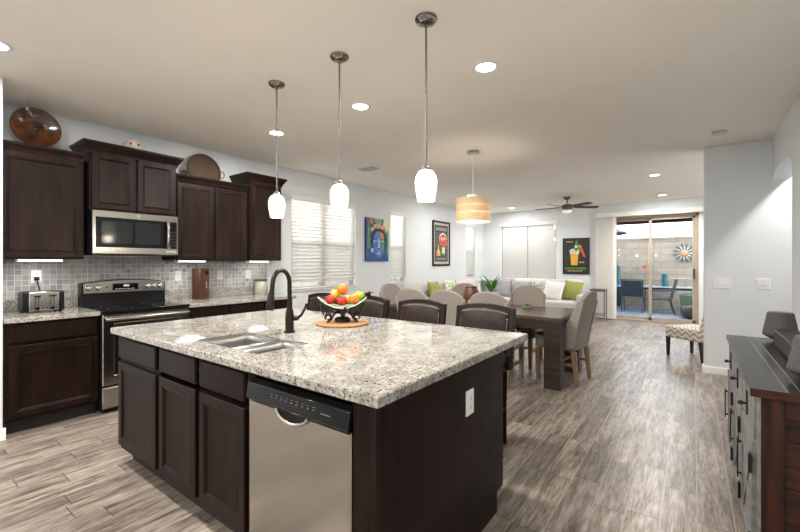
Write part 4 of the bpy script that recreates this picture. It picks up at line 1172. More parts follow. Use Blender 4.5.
def fruit(name, label, cat, a, b, z, r, mat, sq=(1, 1, 1), stem=True, tilt=0.0):
    x, y = -1.98 + a * ca - b * sa, 2.0 + a * sa + b * ca
    t = T(name, label, cat, (x, y, z), A45 + tilt, 'fruit in the green dish')
    m = MB()
    prof = []
    for k in range(15):
        an = pi * k / 14
        rr = r * sin(an); zz = r * sq[2] * cos(an)
        if stem: zz *= 1 - 0.18 * (1 - sin(an)) ** 2
        prof.append((max(rr * sq[0], 0.0008), zz))
    m.lathe(prof[::-1], 22); P('flesh', m, mat, t, sharp=70)
    if stem:
        m = MB(); m.cyl((0, 0, r * sq[2] * 0.78), (0.003, 0.002, r * sq[2] * 1.12), 0.0016, 0.002, 6); P('stem', m, 'lid_wood', t)
    else:
        m = MB(); m.cyl((0, 0, r * sq[2] * 0.97), (0, 0, r * sq[2] * 1.005), 0.004, 0.003, 8); P('stem_scar', m, 'leaf', t)
fruit('orange', 'orange on the very top of the fruit pile', 'orange', 0.0, 0.002, 1.156, 0.038, 'orange', stem=False)
fruit('orange', 'orange low in the dish beside the green apple', 'orange', 0.080, -0.032, 1.090, 0.037, 'orange', stem=False)
fruit('apple', 'red apple at the front of the dish below the top orange', 'apple', -0.004, -0.036, 1.076, 0.0375, 'red_apple', (1, 1, 0.92))
fruit('apple', 'orange-red apple at the window end of the fruit dish', 'apple', -0.082, -0.022, 1.088, 0.037, 'red_apple', (1, 1, 0.92))
fruit('pear', 'yellow pear tucked behind the top orange', 'pear', -0.052, 0.050, 1.116, 0.034, 'yellow', (1, 1, 1.2))
fruit('lemon', 'yellow lemon squeezed between the two oranges', 'lemon', 0.040, 0.034, 1.080, 0.034, 'yellow', stem=False)
fruit('apple', 'green apple at the leafy end of the fruit dish', 'apple', 0.122, 0.030, 1.111, 0.033, 'green_apple', (1, 1, 0.95))

# ================================================================== bar stools behind the island
def make_stool():
    t = T('bar_stool', 'x', 'bar stool')
    m = MB(); m.box(-0.215, 0.215, -0.20, 0.18, 0.60, 0.675); P('seat', m, 'leather', t, bevel=0.022, seg=3)
    m = MB(); m.box(-0.21, 0.21, -0.195, 0.18, 0.555, 0.602); P('seat_rail', m, 'leather', t, bevel=0.004)
    for s in (-1, 1):
        m = MB(); m.tube([(s * 0.195, -0.18, 0.58), (s * 0.195, -0.190, 0.45), (s * 0.198, -0.175, 0.22), (s * 0.205, -0.195, 0.06), (s * 0.208, -0.215, 0.0)], [0.024, 0.024, 0.020, 0.018, 0.017], 8); P('leg', m, 'stool_wood', t)
        m = MB(); m.tube([(s * 0.185, 0.175, 0.60), (s * 0.175, 0.18, 0.30), (s * 0.17, 0.205, 0.0)], [0.024, 0.022, 0.018], 8); P('leg', m, 'stool_wood', t)
        m = MB(); m.taper(s * 0.219, 0.17, 0.56, 1.0, 0.022, 0.024, 0.022, 0.018, 0, 0.075); P('back_post', m, 'stool_wood', t, bevel=0.005)
    def arch(base, rise, n=14, hw=0.24):
        return [(-hw + 2 * hw * k / n, base + rise * (1 - (2 * k / n - 1) ** 2)) for k in range(n + 1)]
    top = arch(0.995, 0.033)
    low = arch(0.960, 0.035)
    m = MB(); n = len(top)
    vs, fs = [], []
    def yy(z): return 0.17 + 0.17 * (z - 0.56)
    for (x, z), (x2, z2) in zip(top, low):
        vs += [(x, yy(z) - 0.022, z), (x, yy(z) + 0.018, z), (x2, yy(z2) + 0.018, z2), (x2, yy(z2) - 0.022, z2)]
    for k in range(n - 1):
        for e in range(4):
            a, b = 4 * k + e, 4 * k + (e + 1) % 4
            fs.append((a, b, b + 4, a + 4))
    fs += [(0, 1, 2, 3), (4 * n - 4, 4 * n - 1, 4 * n - 2, 4 * n - 3)]
    m.add(vs, fs); P('top_rail', m, 'stool_wood', t, bevel=0.004)
    m = MB(); vs, fs = [], []
    NX, NZ = 12, 8
    for j in range(NZ + 1):
        for i in range(NX + 1):
            x = -0.200 + 0.40 * i / NX
            zt = 0.963 + 0.035 * (1 - (x / 0.24) ** 2)
            z = 0.70 + (zt - 0.70) * j / NZ
            u_, v_ = 2 * i / NX - 1, 2 * j / NZ - 1
            puff = 0.022 * (1 - u_ ** 4) * (1 - v_ ** 4)
            vs.append((x, yy(z) - 0.010 - puff, z))
    for j in range(NZ):
        for i in range(NX):
            a = j * (NX + 1) + i
            fs.append((a, a + 1, a + NX + 2, a + NX + 1))
    m.add(vs, fs); bp = P('back_cushion', m, 'leather', t, sharp=60, solid=0.02)
    m = MB()
    for k in range(23):
        x = -0.188 + 0.376 * k / 22; z = 0.953 + 0.035 * (1 - (x / 0.24) ** 2) - 0.008
        m.ball((x, yy(z) - 0.0245, z), 0.0055, 6)
    P('nailhead_strip', m, 'nail', bp)
    for s in (-1, 1):
        m = MB()
        for k in range(12):
            z = 0.72 + 0.018 * k; m.ball((s * 0.190, yy(z) - 0.0245, z), 0.0055, 6)
        P('nailhead_strip', m, 'nail', bp)
    m = MB(); m.box(-0.19, 0.19, 0.165, 0.20, 0.67, 0.715); P('lower_rail', m, 'stool_wood', t, bevel=0.004)
    for (a, b) in [((-0.2, -0.18, 0.22), (0.2, -0.18, 0.22)), ((-0.175, 0.185, 0.20), (0.175, 0.185, 0.20)), ((-0.197, -0.178, 0.27), (-0.175, 0.182, 0.27)), ((0.197, -0.178, 0.27), (0.175, 0.182, 0.27))]:
        m = MB(); m.cyl(a, b, 0.012, n=8); P('stretcher', m, 'stool_wood', t)
    return t
s0 = make_stool()
stools = [(-1.305, 0.0, 'dark leather nailhead stool at the island end nearest the dining table'), (-1.895, 0.0, 'dark leather nailhead stool second from the dining-table end of the island'),
          (-2.50, -0.02, 'dark leather nailhead stool right behind the leafy end of the fruit dish'), (-3.11, 0.0, 'dark leather nailhead stool at the range end, left of the fruit dish')]
for k, (x, r, lab) in enumerate(stools):
    if k == 0:
        s0.location = (x, 2.64, 0); s0.rotation_euler = (0, 0, r); s0['label'] = lab; s0['group'] = 'bar stools behind the island'
    else: dup(s0, (x, 2.64, 0), r, lab, 'bar stools behind the island')

# ================================================================== dining set
t = T('dining_table', 'dark brown dining table with thick square legs', 'table', (-2.2575, 4.835, 0))
TX0, TX1, TY0, TY1 = -3.40, -1.115, 4.32, 5.35
m = wm(t); m.box(TX0, TX1, TY0, TY1, 0.728, 0.765); P('tabletop', m, 'table_top', t, bevel=0.004)
m = wm(t); m.box(TX0 + .01, TX1 - .01, TY0 + .01, TY0 + 0.045, 0.63, 0.728); m.box(TX0 + .01, TX1 - .01, TY1 - 0.045, TY1 - .01, 0.63, 0.728); m.box(TX0 + .01, TX0 + .045, TY0 + .01, TY1 - .01, 0.63, 0.728); m.box(TX1 - .045, TX1 - .01, TY0 + .01, TY1 - .01, 0.63, 0.728); P('apron', m, 'table_wood', t)
for x in (TX0 + 0.005, TX1 - 0.175):
    for y in (TY0 + 0.005, TY1 - 0.185):
        m = wm(t); m.box(x, x + 0.17, y, y + 0.18, 0, 0.7275); P('leg', m, 'table_wood', t, bevel=0.005)

def make_chair(pad=False):
    t = T('dining_chair', 'x', 'chair')
    m = MB(); m.box(-0.22, 0.22, -0.21, 0.245, 0.37, 0.54); se = P('seat', m, 'linen', t, bevel=0.03, seg=3)
    # back: camelback outline, leaning
    def top(x):
        u = abs(x) / 0.225
        return 0.915 + 0.115 * max(0.0, 1 - u ** 2.5) ** 0.8
    NX, NZ = 18, 8
    def yb(z): return -0.205 - 0.10 * max(0, (z - 0.42)) / 0.6 - 0.03 * max(0, (z - 0.42) / 0.6) ** 2
    m = MB(); vs, fs = [], []
    for side in (0, 1):
        for j in range(NZ + 1):
            for i in range(NX + 1):
                x = -0.225 + 0.45 * i / NX
                z = 0.38 + (top(x) - 0.38) * j / NZ
                y = yb(z) + (0.082 - 0.02 * j / NZ if side else 0.0)
                if side == 0: y += 0.018 * (abs(x) / 0.225) ** 4
                vs.append((x, y, z))
    S = (NX + 1) * (NZ + 1)
    for j in range(NZ):
        for i in range(NX):
            a = j * (NX + 1) + i
            fs.append((a, a + 1, a + NX + 2, a + NX + 1)); fs.append((S + a, S + a + NX + 1, S + a + NX + 2, S + a + 1))
    rim = [i for i in range(NX + 1)] + [j * (NX + 1) + NX for j in range(1, NZ + 1)] + [NZ * (NX + 1) + i for i in range(NX - 1, -1, -1)] + [j * (NX + 1) for j in range(NZ - 1, 0, -1)]
    for k in range(len(rim)):
        a, b = rim[k], rim[(k + 1) % len(rim)]
        fs.append((a, S + a, S + b, b))
    m.add(vs, fs); bk = P('backrest', m, 'linen', t, bevel=0.012, seg=3)
    for s in (-1, 1):
        m = MB(); front = [(-0.245, 0.93), (-0.205, 0.84), (-0.165, 0.75), (-0.11, 0.66), (-0.01, 0.585), (0.12, 0.535), (0.20, 0.515), (0.205, 0.40)]
        pl = front + [(yb(0.40), 0.40)] + [(yb(0.40 + 0.5 * k / 5), 0.40 + 0.5 * k / 5) for k in range(1, 6)] + [(yb(0.92) + 0.01, 0.92)]
        m.prism(pl, s * 0.200, s * 0.236, 'x'); P('wing', m, 'linen', t, bevel=0.01, seg=2)
    m = MB()
    for k in range(20):
        x = -0.20 + 0.40 * k / 19
        m.ball((x, 0.246, 0.385), 0.006, 6); m.ball((x, yb(0.39) - 0.002, 0.388), 0.006, 6)
    for s in (-1, 1):
        for k in range(18):
            y = -0.19 + 0.39 * k / 17
            m.ball((s * (0.237 if y < 0.19 else 0.221), y, 0.41 if y < 0.19 else 0.385), 0.006, 6)
    P('nailheads', m, 'nail', t)
    for s in (-1, 1):
        m = MB(); m.taper(s * 0.195, 0.215, 0, 0.37, 0.018, 0.018, 0.026, 0.026); P('leg', m, 'oak', t, bevel=0.004)
        m = MB(); m.taper(s * 0.195, -0.225, 0, 0.37, 0.018, 0.018, 0.026, 0.026, 0, 0.035); P('leg', m, 'oak', t, bevel=0.004)
        m = MB(); m.box(s * 0.195 - 0.01, s * 0.195 + 0.01, -0.21, 0.20, 0.20, 0.235); P('stretcher', m, 'oak', t, bevel=0.003)
    m = MB(); m.box(-0.19, 0.19, -0.01, 0.012, 0.205, 0.23); P('stretcher', m, 'oak', t, bevel=0.003)
    if pad:
        m = MB(); m.box(-0.19, 0.19, -0.12, 0.235, 0.54, 0.585); P('seat_pad', m, 'black_gloss', se, bevel=0.02, seg=3)
    return t
G_CH = 'linen dining chairs around the dark table'
cA = make_chair(True)
cA.location = (-1.795, 4.31, 0); cA['label'] = 'linen chair with black pad, back to us, between the last stool and the table leg'; cA['group'] = G_CH
cB = make_chair()
cB.location = (-2.315, 4.31, 0); cB['label'] = 'linen chair with its back to us, seen whole between two dark stool backs'; cB['group'] = G_CH
dup(cB, (-2.81, 4.32, 0), 0.0, 'linen chair with its back to us, nearest the blue painting', G_CH)
dup(cB, (-1.85, 5.22, 0), pi, 'linen chair on the sofa side of the table, facing us across the bare table end', G_CH)
dup(cB, (-2.83, 5.22, 0), pi, 'linen chair on the sofa side of the table, half hidden by the brown vase', G_CH)
dup(cB, (-1.215, 4.83, 0), pi / 2 - 0.13, 'linen chair at the open end of the table beside the walkway', G_CH)
dup(cB, (-3.42, 4.74, 0), -pi / 2 - 0.05, 'linen chair at the wall end of the table below the blue painting', G_CH)

def spiky(m, n, h0, h1, spread, z0, w=0.014):
    for k in range(n):
        a = 2 * pi * k / n + random.uniform(-0.3, 0.3)
        h = random.uniform(h0, h1); sp = spread * random.uniform(0.4, 1.0)
        pts = []
        for q in range(7):
            f = q / 6
            r = sp * f ** 1.5; z = z0 + h * (f - 0.30 * f ** 3 * (sp / spread))
            pts.append((r * cos(a), r * sin(a), z, w * (1 - f) ** 0.7 + 0.001))
        vs, fs = [], []
        for (x, y, z, ww) in pts:
            vs += [(x - ww * sin(a), y + ww * cos(a), z), (x + 0.003 * cos(a), y + 0.003 * sin(a), z - 0.003), (x + ww * sin(a), y - ww * cos(a), z)]
        for q in range(6):
            b = 3 * q
            fs += [(b, b + 1, b + 4, b + 3), (b + 1, b + 2, b + 5, b + 4)]
        m.add(vs, fs)
t = T('potted_plant', 'spiky green plant in a cream planter on the dining table', 'plant', (-2.16, 4.95, 0.765))
m = MB(); m.lathe([(0.075, 0), (0.09, 0.01), (0.105, 0.10), (0.115, 0.185), (0.110, 0.19), (0.10, 0.17)], 28); P('planter', m, 'cream_pot', t, sharp=50)
m = MB(); m.lathe([(0.102, 0.172), (0.06, 0.180), (0.005, 0.180)], 20, cap=False); P('soil', m, 'soil', t)
m = MB(); spiky(m, 34, 0.16, 0.32, 0.21, 0.175, 0.017); P('leaves', m, 'leaf', t, sharp=80)
t = T('wooden_vase', 'brown turned wood vase on the dining table beside the cream planter', 'vase', (-2.40, 4.85, 0.765))
m = MB(); m.lathe([(0.05, 0), (0.07, 0.01), (0.10, 0.10), (0.105, 0.17), (0.085, 0.225), (0.075, 0.25), (0.085, 0.262), (0.078, 0.264), (0.066, 0.24)], 28); P('vase_body', m, 'brown_vase', t, sharp=50)
t = T('succulent', 'low green succulent near the open end of the dining table', 'plant', (-1.72, 5.08, 0.765))
m = MB(); m.lathe([(0.04, 0), (0.055, 0.004), (0.062, 0.022), (0.056, 0.022), (0.05, 0.012)], 20); P('saucer', m, 'sage', t)
m = MB(); spiky(m, 16, 0.03, 0.05, 0.085, 0.018, 0.012); P('leaves', m, 'leaf', t, sharp=80)

# ================================================================== sofa corner
t = T('sectional_sofa', 'pale grey corner sofa along the painted walls', 'sofa', (-4.40, 10.2, 0))
m = wm(t); m.box(-4.82, -3.85, 6.25, 10.52, 0.08, 0.28); P('base', m, 'sofa', t, bevel=0.02)
m = wm(t); m.box(-3.85, -2.14, 9.58, 10.52, 0.08, 0.28); P('base', m, 'sofa', t, bevel=0.02)
m = wm(t); m.box(-4.82, -4.62, 6.25, 10.52, 0.28, 0.80); P('back_frame', m, 'sofa', t, bevel=0.04, seg=3)
m = wm(t); m.box(-4.62, -2.14, 10.33, 10.52, 0.28, 0.80); P('back_frame', m, 'sofa', t, bevel=0.04, seg=3)
m = wm(t); m.box(-4.82, -3.87, 6.05, 6.25, 0.08, 0.62); P('armrest', m, 'sofa', t, bevel=0.05, seg=4)
m = wm(t); m.box(-2.14, -1.96, 9.58, 10.40, 0.08, 0.62); P('armrest', m, 'sofa', t, bevel=0.05, seg=4)
for (x0, x1, y0, y1) in [(-4.62, -3.84, 6.26, 7.32), (-4.62, -3.84, 7.33, 8.40), (-4.62, -3.84, 8.41, 9.48), (-4.62, -3.84, 9.49, 10.32), (-3.83, -2.99, 9.57, 10.32), (-2.98, -2.145, 9.57, 10.32)]:
    m = wm(t); m.box(x0, x1, y0, y1, 0.28, 0.455); P('seat_cushion', m, 'sofa', t, bevel=0.05, seg=4)
def back_cushion(x, y, w, rz, h=0.50):
    m = MB(); m.M = Matrix.Translation(-Vector(t.location)) @ Matrix.Translation((x, y, 0.45)) @ Matrix.Rotation(rz, 4, 'Z') @ Matrix.Rotation(radians(-12), 4, 'X')
    vs, fs = [], []
    NX, NZ = 12, 10
    for sd in (-1, 1):
        for j in range(NZ + 1):
            for i in range(NX + 1):
                u_, v_ = 2 * i / NX - 1, 2 * j / NZ - 1
                th = 0.025 + 0.075 * ((1 - abs(u_) ** 3) * (1 - abs(v_) ** 3)) ** 0.5
                vs.append((w / 2 * u_ * (1 - 0.03 * v_ * v_), sd * th, h / 2 * (1 + v_ * (1 - 0.06 * u_ * u_))))
    S = (NX + 1) * (NZ + 1)
    for j in range(NZ):
        for i in range(NX):
            a = j * (NX + 1) + i
            fs.append((a, a + 1, a + NX + 2, a + NX + 1)); fs.append((S + a, S + a + NX + 1, S + a + NX + 2, S + a + 1))
    rim = [i for i in range(NX + 1)] + [j * (NX + 1) + NX for j in range(1, NZ + 1)] + [NZ * (NX + 1) + i for i in range(NX - 1, -1, -1)] + [j * (NX + 1) for j in range(NZ - 1, 0, -1)]
    for k in range(len(rim)):
        a, b = rim[k], rim[(k + 1) % len(rim)]
        fs.append((a, S + a, S + b, b))
    m.add(vs, fs); P('back_cushion', m, 'sofa', t, sharp=70)
for y in (6.79, 7.86, 8.94, 9.85): back_cushion(-4.50, y, 1.02 if y < 9.5 else 0.80, pi / 2)
for x in (-3.42, -2.57): back_cushion(x, 10.22, 0.84, 0.0)
for (x, y) in [(-4.78, 6.1), (-3.92, 6.1), (-4.78, 10.46), (-2.02, 10.3), (-2.02, 9.64), (-3.9, 9.64)]:
    m = wm(t); m.box(x - 0.03, x + 0.03, y - 0.03, y + 0.03, 0, 0.08); P('leg', m, 'lid_wood', t)

def pillow(label, x, y, z, w, h, th, rz, lean, mat, roll=0.0):
    t = T('throw_pillow', label, 'pillow', (x, y, z), rz, 'throw pillows on the corner sofa')
    m = MB(); m.M = Matrix.Rotation(radians(lean), 4, 'X') @ Matrix.Rotation(radians(roll), 4, 'Y')
    vs, fs = [], []
    N = 14
    for sd in (-1, 1):
        for j in range(N + 1):
            for i in range(N + 1):
                u_, v_ = 2 * i / N - 1, 2 * j / N - 1
                d = ((1 - u_ * u_) * (1 - v_ * v_)) ** 0.45
                pin = 1 - 0.07 * (1 - abs(v_) ** 1.5) * abs(u_) ** 2
                pin2 = 1 - 0.07 * (1 - abs(u_) ** 1.5) * abs(v_) ** 2
                vs.append((w / 2 * u_ * pin, sd * (0.004 + th / 2 * d), h / 2 * (1 + v_ * pin2)))
    S = (N + 1) ** 2
    for j in range(N):
        for i in range(N):
            a = j * (N + 1) + i
            fs.append((a, a + 1, a + N + 2, a + N + 1)); fs.append((S + a, S + a + N + 1, S + a + N + 2, S + a + 1))
    rim = [i for i in range(N + 1)] + [j * (N + 1) + N for j in range(1, N + 1)] + [N * (N + 1) + i for i in range(N - 1, -1, -1)] + [j * (N + 1) for j in range(N - 1, 0, -1)]
    for k in range(len(rim)):
        a, b = rim[k], rim[(k + 1) % len(rim)]
        fs.append((a, S + a, S + b, b))
    m.add(vs, fs); P('cushion', m, mat, t, sharp=70)
    return t
pillow('lime green pillow leaning on the left-wall sofa below the framed poster', -4.26, 7.12, 0.46, 0.50, 0.52, 0.14, pi / 2 + 0.1, -16, 'olive')
pillow('white pillow with green fronds beside the left-wall lime pillow', -4.24, 7.72, 0.46, 0.54, 0.53, 0.15, pi / 2 + 0.05, -16, 'greenprint', 6)
pillow('charcoal pillow in the sofa corner', -4.28, 9.78, 0.46, 0.46, 0.45, 0.15, pi / 2 - 0.3, -16, 'char')
pillow('mauve grey pillow below the left side of the far window', -4.08, 10.06, 0.46, 0.50, 0.46, 0.15, 0.15, -16, 'lilac')
pillow('wide mauve grey pillow below the middle of the far window', -3.58, 10.03, 0.46, 0.48, 0.44, 0.15, 0.0, -16, 'lilac', 3)
pillow('pillow with dark leaf print beside the ivory pillow', -3.06, 10.05, 0.46, 0.40, 0.45, 0.14, -0.05, -16, 'leafprint', -4)
pillow('ivory pillow between the leaf print and lime pillows', -2.76, 9.86, 0.46, 0.48, 0.46, 0.14, -0.1, -18, 'ivory', 7)
pillow('lime green pillow at the sofa arm under the beer poster', -2.36, 10.02, 0.46, 0.46, 0.47, 0.14, -0.15, -16, 'olive', 6)

t = T('end_table', 'small dark-topped metal end table beside the vertical blind', 'table', (-1.775, 10.16, 0))
m = MB(); m.box(-0.16, 0.16, -0.16, 0.16, 0.685, 0.74); P('top', m, 'fan_metal', t, bevel=0.004)
for x in (-0.145, 0.145):
    for y in (-0.145, 0.145):
        m = MB(); m.box(x - 0.012, x + 0.012, y - 0.012, y + 0.012, 0, 0.685); P('leg', m, 'nickel', t)
for y in (-0.145, 0.145):
    m = MB(); m.box(-0.133, 0.133, y - 0.005, y + 0.005, 0.14, 0.16); P('rail', m, 'nickel', t)

# accent chair at the partition
t = T('accent_chair', 'armless chevron fabric chair on dark legs peeking past the switch wall', 'chair', (0.026, 7.01, 0), radians(-38))
# local: front faces -x, visible side faces -y
m = MB(); m.box(-0.265, 0.275, -0.26, 0.26, 0.27, 0.435); P('seat', m, 'chevron', t, bevel=0.03, seg=3)
m = MB(); m.prism([(0.20, 0.40), (0.285, 0.30), (0.41, 0.86), (0.39, 0.89), (0.34, 0.88), (0.24, 0.47)], -0.25, 0.25, 'y'); P('backrest', m, 'chevron', t, bevel=0.02, seg=3)
for y in (-0.225, 0.225):
    m = MB(); m.taper(-0.235, y, 0, 0.28, 0.014, 0.014, 0.022, 0.022); P('leg', m, 'toe', t)
    m = MB(); m.taper(0.27, y, 0, 0.28, 0.014, 0.014, 0.022, 0.022, -0.03, 0); P('leg', m, 'toe', t)

# ================================================================== console and speakers
t = T('sideboard', 'long grey-fronted sideboard with dark plank top and rustic red-brown end', 'sideboard', (0.45, 2.94, 0))
m = wm(t); m.box(0.232, 0.69, 2.215, 3.665, 0.06, 0.795); P('body', m, 'rustic', t)
m = wm(t)
for (a, b) in [(0.190, 0.301), (0.3045, 0.343), (0.3465, 0.48), (0.4835, 0.70)]: m.box(a, b, 2.180, 3.70, 0.797, 0.825)
P('plank_top', m, 'console_top', t, bevel=0.0015)
m = wm(t); m.box(0.20, 0.69, 2.19, 3.69, 0.795, 0.8225); P('board_joint', m, 'console_gap', t)
m = wm(t); m.box(0.188, 0.702, 2.172, 2.181, 0.792, 0.826); P('end_batten', m, 'rustic', t, bevel=0.003)
# end frame and planks
m = wm(t); m.box(0.222, 0.295, 2.190, 2.235, 0.0, 0.795); P('corner_post', m, 'rustic_v', t, bevel=0.003)
m = wm(t); m.box(0.63, 0.692, 2.190, 2.235, 0.0, 0.795); P('corner_post', m, 'rustic_v', t, bevel=0.003)
m = wm(t); m.box(0.222, 0.29, 3.645, 3.69, 0.0, 0.795); P('corner_post', m, 'rustic_v', t, bevel=0.003)
m = wm(t); m.box(0.63, 0.692, 3.645, 3.69, 0.0, 0.795); P('corner_post', m, 'rustic_v', t, bevel=0.003)
m = wm(t); m.box(0.295, 0.63, 2.192, 2.225, 0.715, 0.795); P('end_rail', m, 'rustic', t, bevel=0.003)
m = wm(t); m.box(0.295, 0.63, 2.192, 2.225, 0.06, 0.15); P('end_rail', m, 'rustic', t, bevel=0.003)
m = wm(t)
for k in range(6): m.box(0.295, 0.63, 2.204 + 0.004 * (k % 2), 2.222, 0.152 + k * 0.094, 0.152 + k * 0.094 + 0.091)
P('end_planks', m, 'rustic', t, bevel=0.002)
m = wm(t); m.box(0.212, 0.234, 2.192, 3.69, 0.05, 0.795); P('face_frame', m, 'console_grey', t, bevel=0.002)
for k in range(3):
    y0 = 2.225 + k * 0.49; y1 = y0 + 0.465
    m = wm(t); m.box(0.203, 0.214, y0, y1, 0.600, 0.775); dr = P('drawer', m, 'console_grey', t, bevel=0.003)
    m = wm(t); yc = (y0 + y1) / 2; m.box(0.197, 0.203, yc - 0.014, yc + 0.014, 0.635, 0.745); m.cyl((0.200, yc, 0.685), (0.180, yc, 0.685), 0.006, n=8); m.ball((0.177, yc, 0.685), 0.011, 10); P('pull', m, 'iron', dr)
    m = wm(t); m.box(0.203, 0.214, y0, y1, 0.085, 0.585); dr = P('door', m, 'console_grey', t, bevel=0.003)
    m = wm(t)
    m.box(0.196, 0.203, y0, y0 + 0.05, 0.085, 0.585); m.box(0.196, 0.203, y1 - 0.05, y1, 0.085, 0.585); m.box(0.196, 0.203, y0 + 0.05, y1 - 0.05, 0.085, 0.135); m.box(0.196, 0.203, y0 + 0.05, y1 - 0.05, 0.535, 0.585)
    m.prism([(y0 + 0.05, 0.135), (y0 + 0.085, 0.135), (y1 - 0.05, 0.535), (y1 - 0.085, 0.535)], 0.197, 0.2025, 'x'); m.prism([(y1 - 0.05, 0.135), (y1 - 0.085, 0.135), (y0 + 0.05, 0.535), (y0 + 0.085, 0.535)], 0.1975, 0.2027, 'x')
    P('door_brace', m, 'console_grey', dr)
    m = wm(t); m.box(0.178, 0.184, y1 - 0.036, y1 - 0.018, 0.25, 0.45); m.cyl((0.184, y1 - 0.027, 0.27), (0.197, y1 - 0.027, 0.27), 0.006, n=8); m.cyl((0.184, y1 - 0.027, 0.43), (0.197, y1 - 0.027, 0.43), 0.006, n=8); P('bar_handle', m, 'iron', dr)
    for z in (0.16, 0.50):
        m = wm(t); m.box(0.189, 0.197, y0 - 0.012, y0 + 0.03, z - 0.035, z + 0.035); m.cyl((0.190, y0 - 0.006, z - 0.04), (0.190, y0 - 0.006, z + 0.04), 0.006, n=8); P('hinge', m, 'iron', dr)

def make_speaker(label, loc, s=1.0):
    t = T('fabric_speaker', label, 'speaker', loc, 0, 'grey fabric speakers on the sideboard')
    m = MB(); m.lathe([(0.034 * s, 0), (0.036 * s, 0.012)], 24); P('base', m, 'black', t)
    m = MB(); m.lathe([(0.036 * s, 0.012), (0.060 * s, 0.022), (0.086 * s, 0.040), (0.090 * s, 0.050), (0.088 * s, 0.062), (0.066 * s, 0.185), (0.062 * s, 0.192)], 36, cap=False); P('cloth_body', m, 'grey_cloth', t, sharp=60)
    m = MB(); m.lathe([(0.062 * s, 0.192), (0.055 * s, 0.195), (0.004, 0.194)], 30); P('top_cap', m, 'fan_metal', t)
    return t
make_speaker('tapered grey fabric speaker at the far end of the sideboard', (0.458, 3.575, 0.825))
make_speaker('tapered grey fabric speaker cut off by the right edge of the photo', (0.425, 2.46, 0.825))
t = T('soundbar', 'charcoal box-shaped speaker lying between the two grey fabric speakers', 'speaker', (0.46, 3.0, 0.825))
m = wm(t); m.box(0.402, 0.52, 2.60, 3.37, 0.829, 0.928); P('cabinet', m, 'char_box', t, bevel=0.006)
m = wm(t); m.box(0.3995, 0.4025, 2.612, 3.358, 0.84, 0.918); P('grille', m, 'char_box', t)
m = wm(t)
for y in (2.68, 3.29): m.box(0.42, 0.50, y - 0.02, y + 0.02, 0.825, 0.830)
P('foot', m, 'black', t)

# switches on the partition
def switch_plate(label, x, n):
    t = T('switch_plate', label, 'light switch', (x, 6.11, 1.10), 0, 'switch plates on the partition')
    w = 0.046 * n + 0.032
    m = MB(); m.loops(-w / 2, w / 2, -0.062, 0.062, [(0, 0), (0, -0.004), (0.004, -0.007), (0.008, -0.007)]); P('plate', m, 'plate_white', t, sharp=30)
    for k in range(n):
        x_ = (k - (n - 1) / 2) * 0.046
        m = MB(); m.box(x_ - 0.007, x_ + 0.007, -0.016, -0.006, -0.012, 0.012); P('toggle', m, 'white', t, bevel=0.003)
switch_plate('three-gang white switch plate nearer the chevron chair', 0.268, 3)
switch_plate('two-gang white switch plate nearer the arch', 0.638, 2)

# ================================================================== pictures
def flat(m, poly, y):
    """thin raised shape seen from -y"""
    m.prism(poly, y, y + 0.0012, 'y')
def ell(cx, cz, a, b, n=24, t0=0, t1=2 * pi):
    return [(cx + a * cos(t0 + (t1 - t0) * k / n), cz + b * sin(t0 + (t1 - t0) * k / n)) for k in range(n if t1 - t0 > 6.2 else n + 1)]
t = T('face_painting', 'blue abstract face painting with golden crown on stretched canvas', 'painting', (XL + 0.002, 5.808, 1.780), pi / 2)
w, h = 0.664, 0.808
m = MB(); m.box(-w / 2, w / 2, -0.034, 0.0, -h / 2, h / 2); P('canvas', m, 'art_dark', t, bevel=0.003)
def S(pts): return [((x - 0.5) * w, (z - 0.5) * h) for x, z in pts]
mats = ['art_blue', 'art_face', 'art_gold', 'art_orange', 'art_green', 'art_dark', 'art_cream', 'dish_green']
m = MB()
def art(mi, pts, lay): m.cur = mi; flat(m, S(pts), -0.0342 - 0.0006 * lay)
art(0, [(0, 0), (1, 0), (1, 1), (0, 1)], 1)
art(7, [(0.36, 0.90), (0.70, 0.88), (0.72, 1.0), (0.38, 1.0)], 2)
art(6, [(0.74, 0.80), (1.0, 0.72), (1.0, 1.0), (0.78, 1.0)], 2)
art(4, [(0.06, 0.30), (0.16, 0.28), (0.17, 0.95), (0.08, 0.97)], 2)
art(4, [(0.90, 0.16), (0.98, 0.15), (0.985, 0.70), (0.90, 0.74)], 3)
art(3, [(0.16, 0.88), (0.28, 0.85), (0.30, 0.99), (0.18, 0.99)], 3)
art(5, ell(0.56, 0.50, 0.36, 0.33), 3)
art(2, [(0.22, 0.70)] + [(0.56 + 0.37 * cos(pi - pi * k / 14), 0.70 + 0.19 * sin(pi - pi * k / 14)) for k in range(15)] + [(0.90, 0.70)] + [(0.56 + 0.30 * cos(pi * k / 14), 0.66 + 0.11 * sin(pi * k / 14)) for k in range(15)], 4)
art(1, ell(0.55, 0.40, 0.26, 0.31), 4)
art(4, [(0.44, 0.60), (0.56, 0.57), (0.58, 0.67), (0.48, 0.69)], 5)
art(3, [(0.60, 0.56), (0.78, 0.54), (0.78, 0.62), (0.70, 0.68), (0.61, 0.67)], 5)
art(4, [(0.66, 0.28), (0.79, 0.30), (0.80, 0.45), (0.68, 0.43)], 5)
art(6, ell(0.385, 0.475, 0.065, 0.018, 12), 6); art(6, ell(0.715, 0.475, 0.065, 0.018, 12), 6)
art(5, ell(0.39, 0.475, 0.02, 0.016, 10), 7); art(5, ell(0.71, 0.475, 0.02, 0.016, 10), 7)
art(5, [(0.30, 0.51), (0.46, 0.535), (0.47, 0.52), (0.31, 0.495)], 6); art(5, [(0.64, 0.52), (0.80, 0.51), (0.79, 0.495), (0.64, 0.505)], 6)
art(6, [(0.535, 0.54), (0.565, 0.54), (0.60, 0.32), (0.50, 0.32), (0.545, 0.35)], 6)
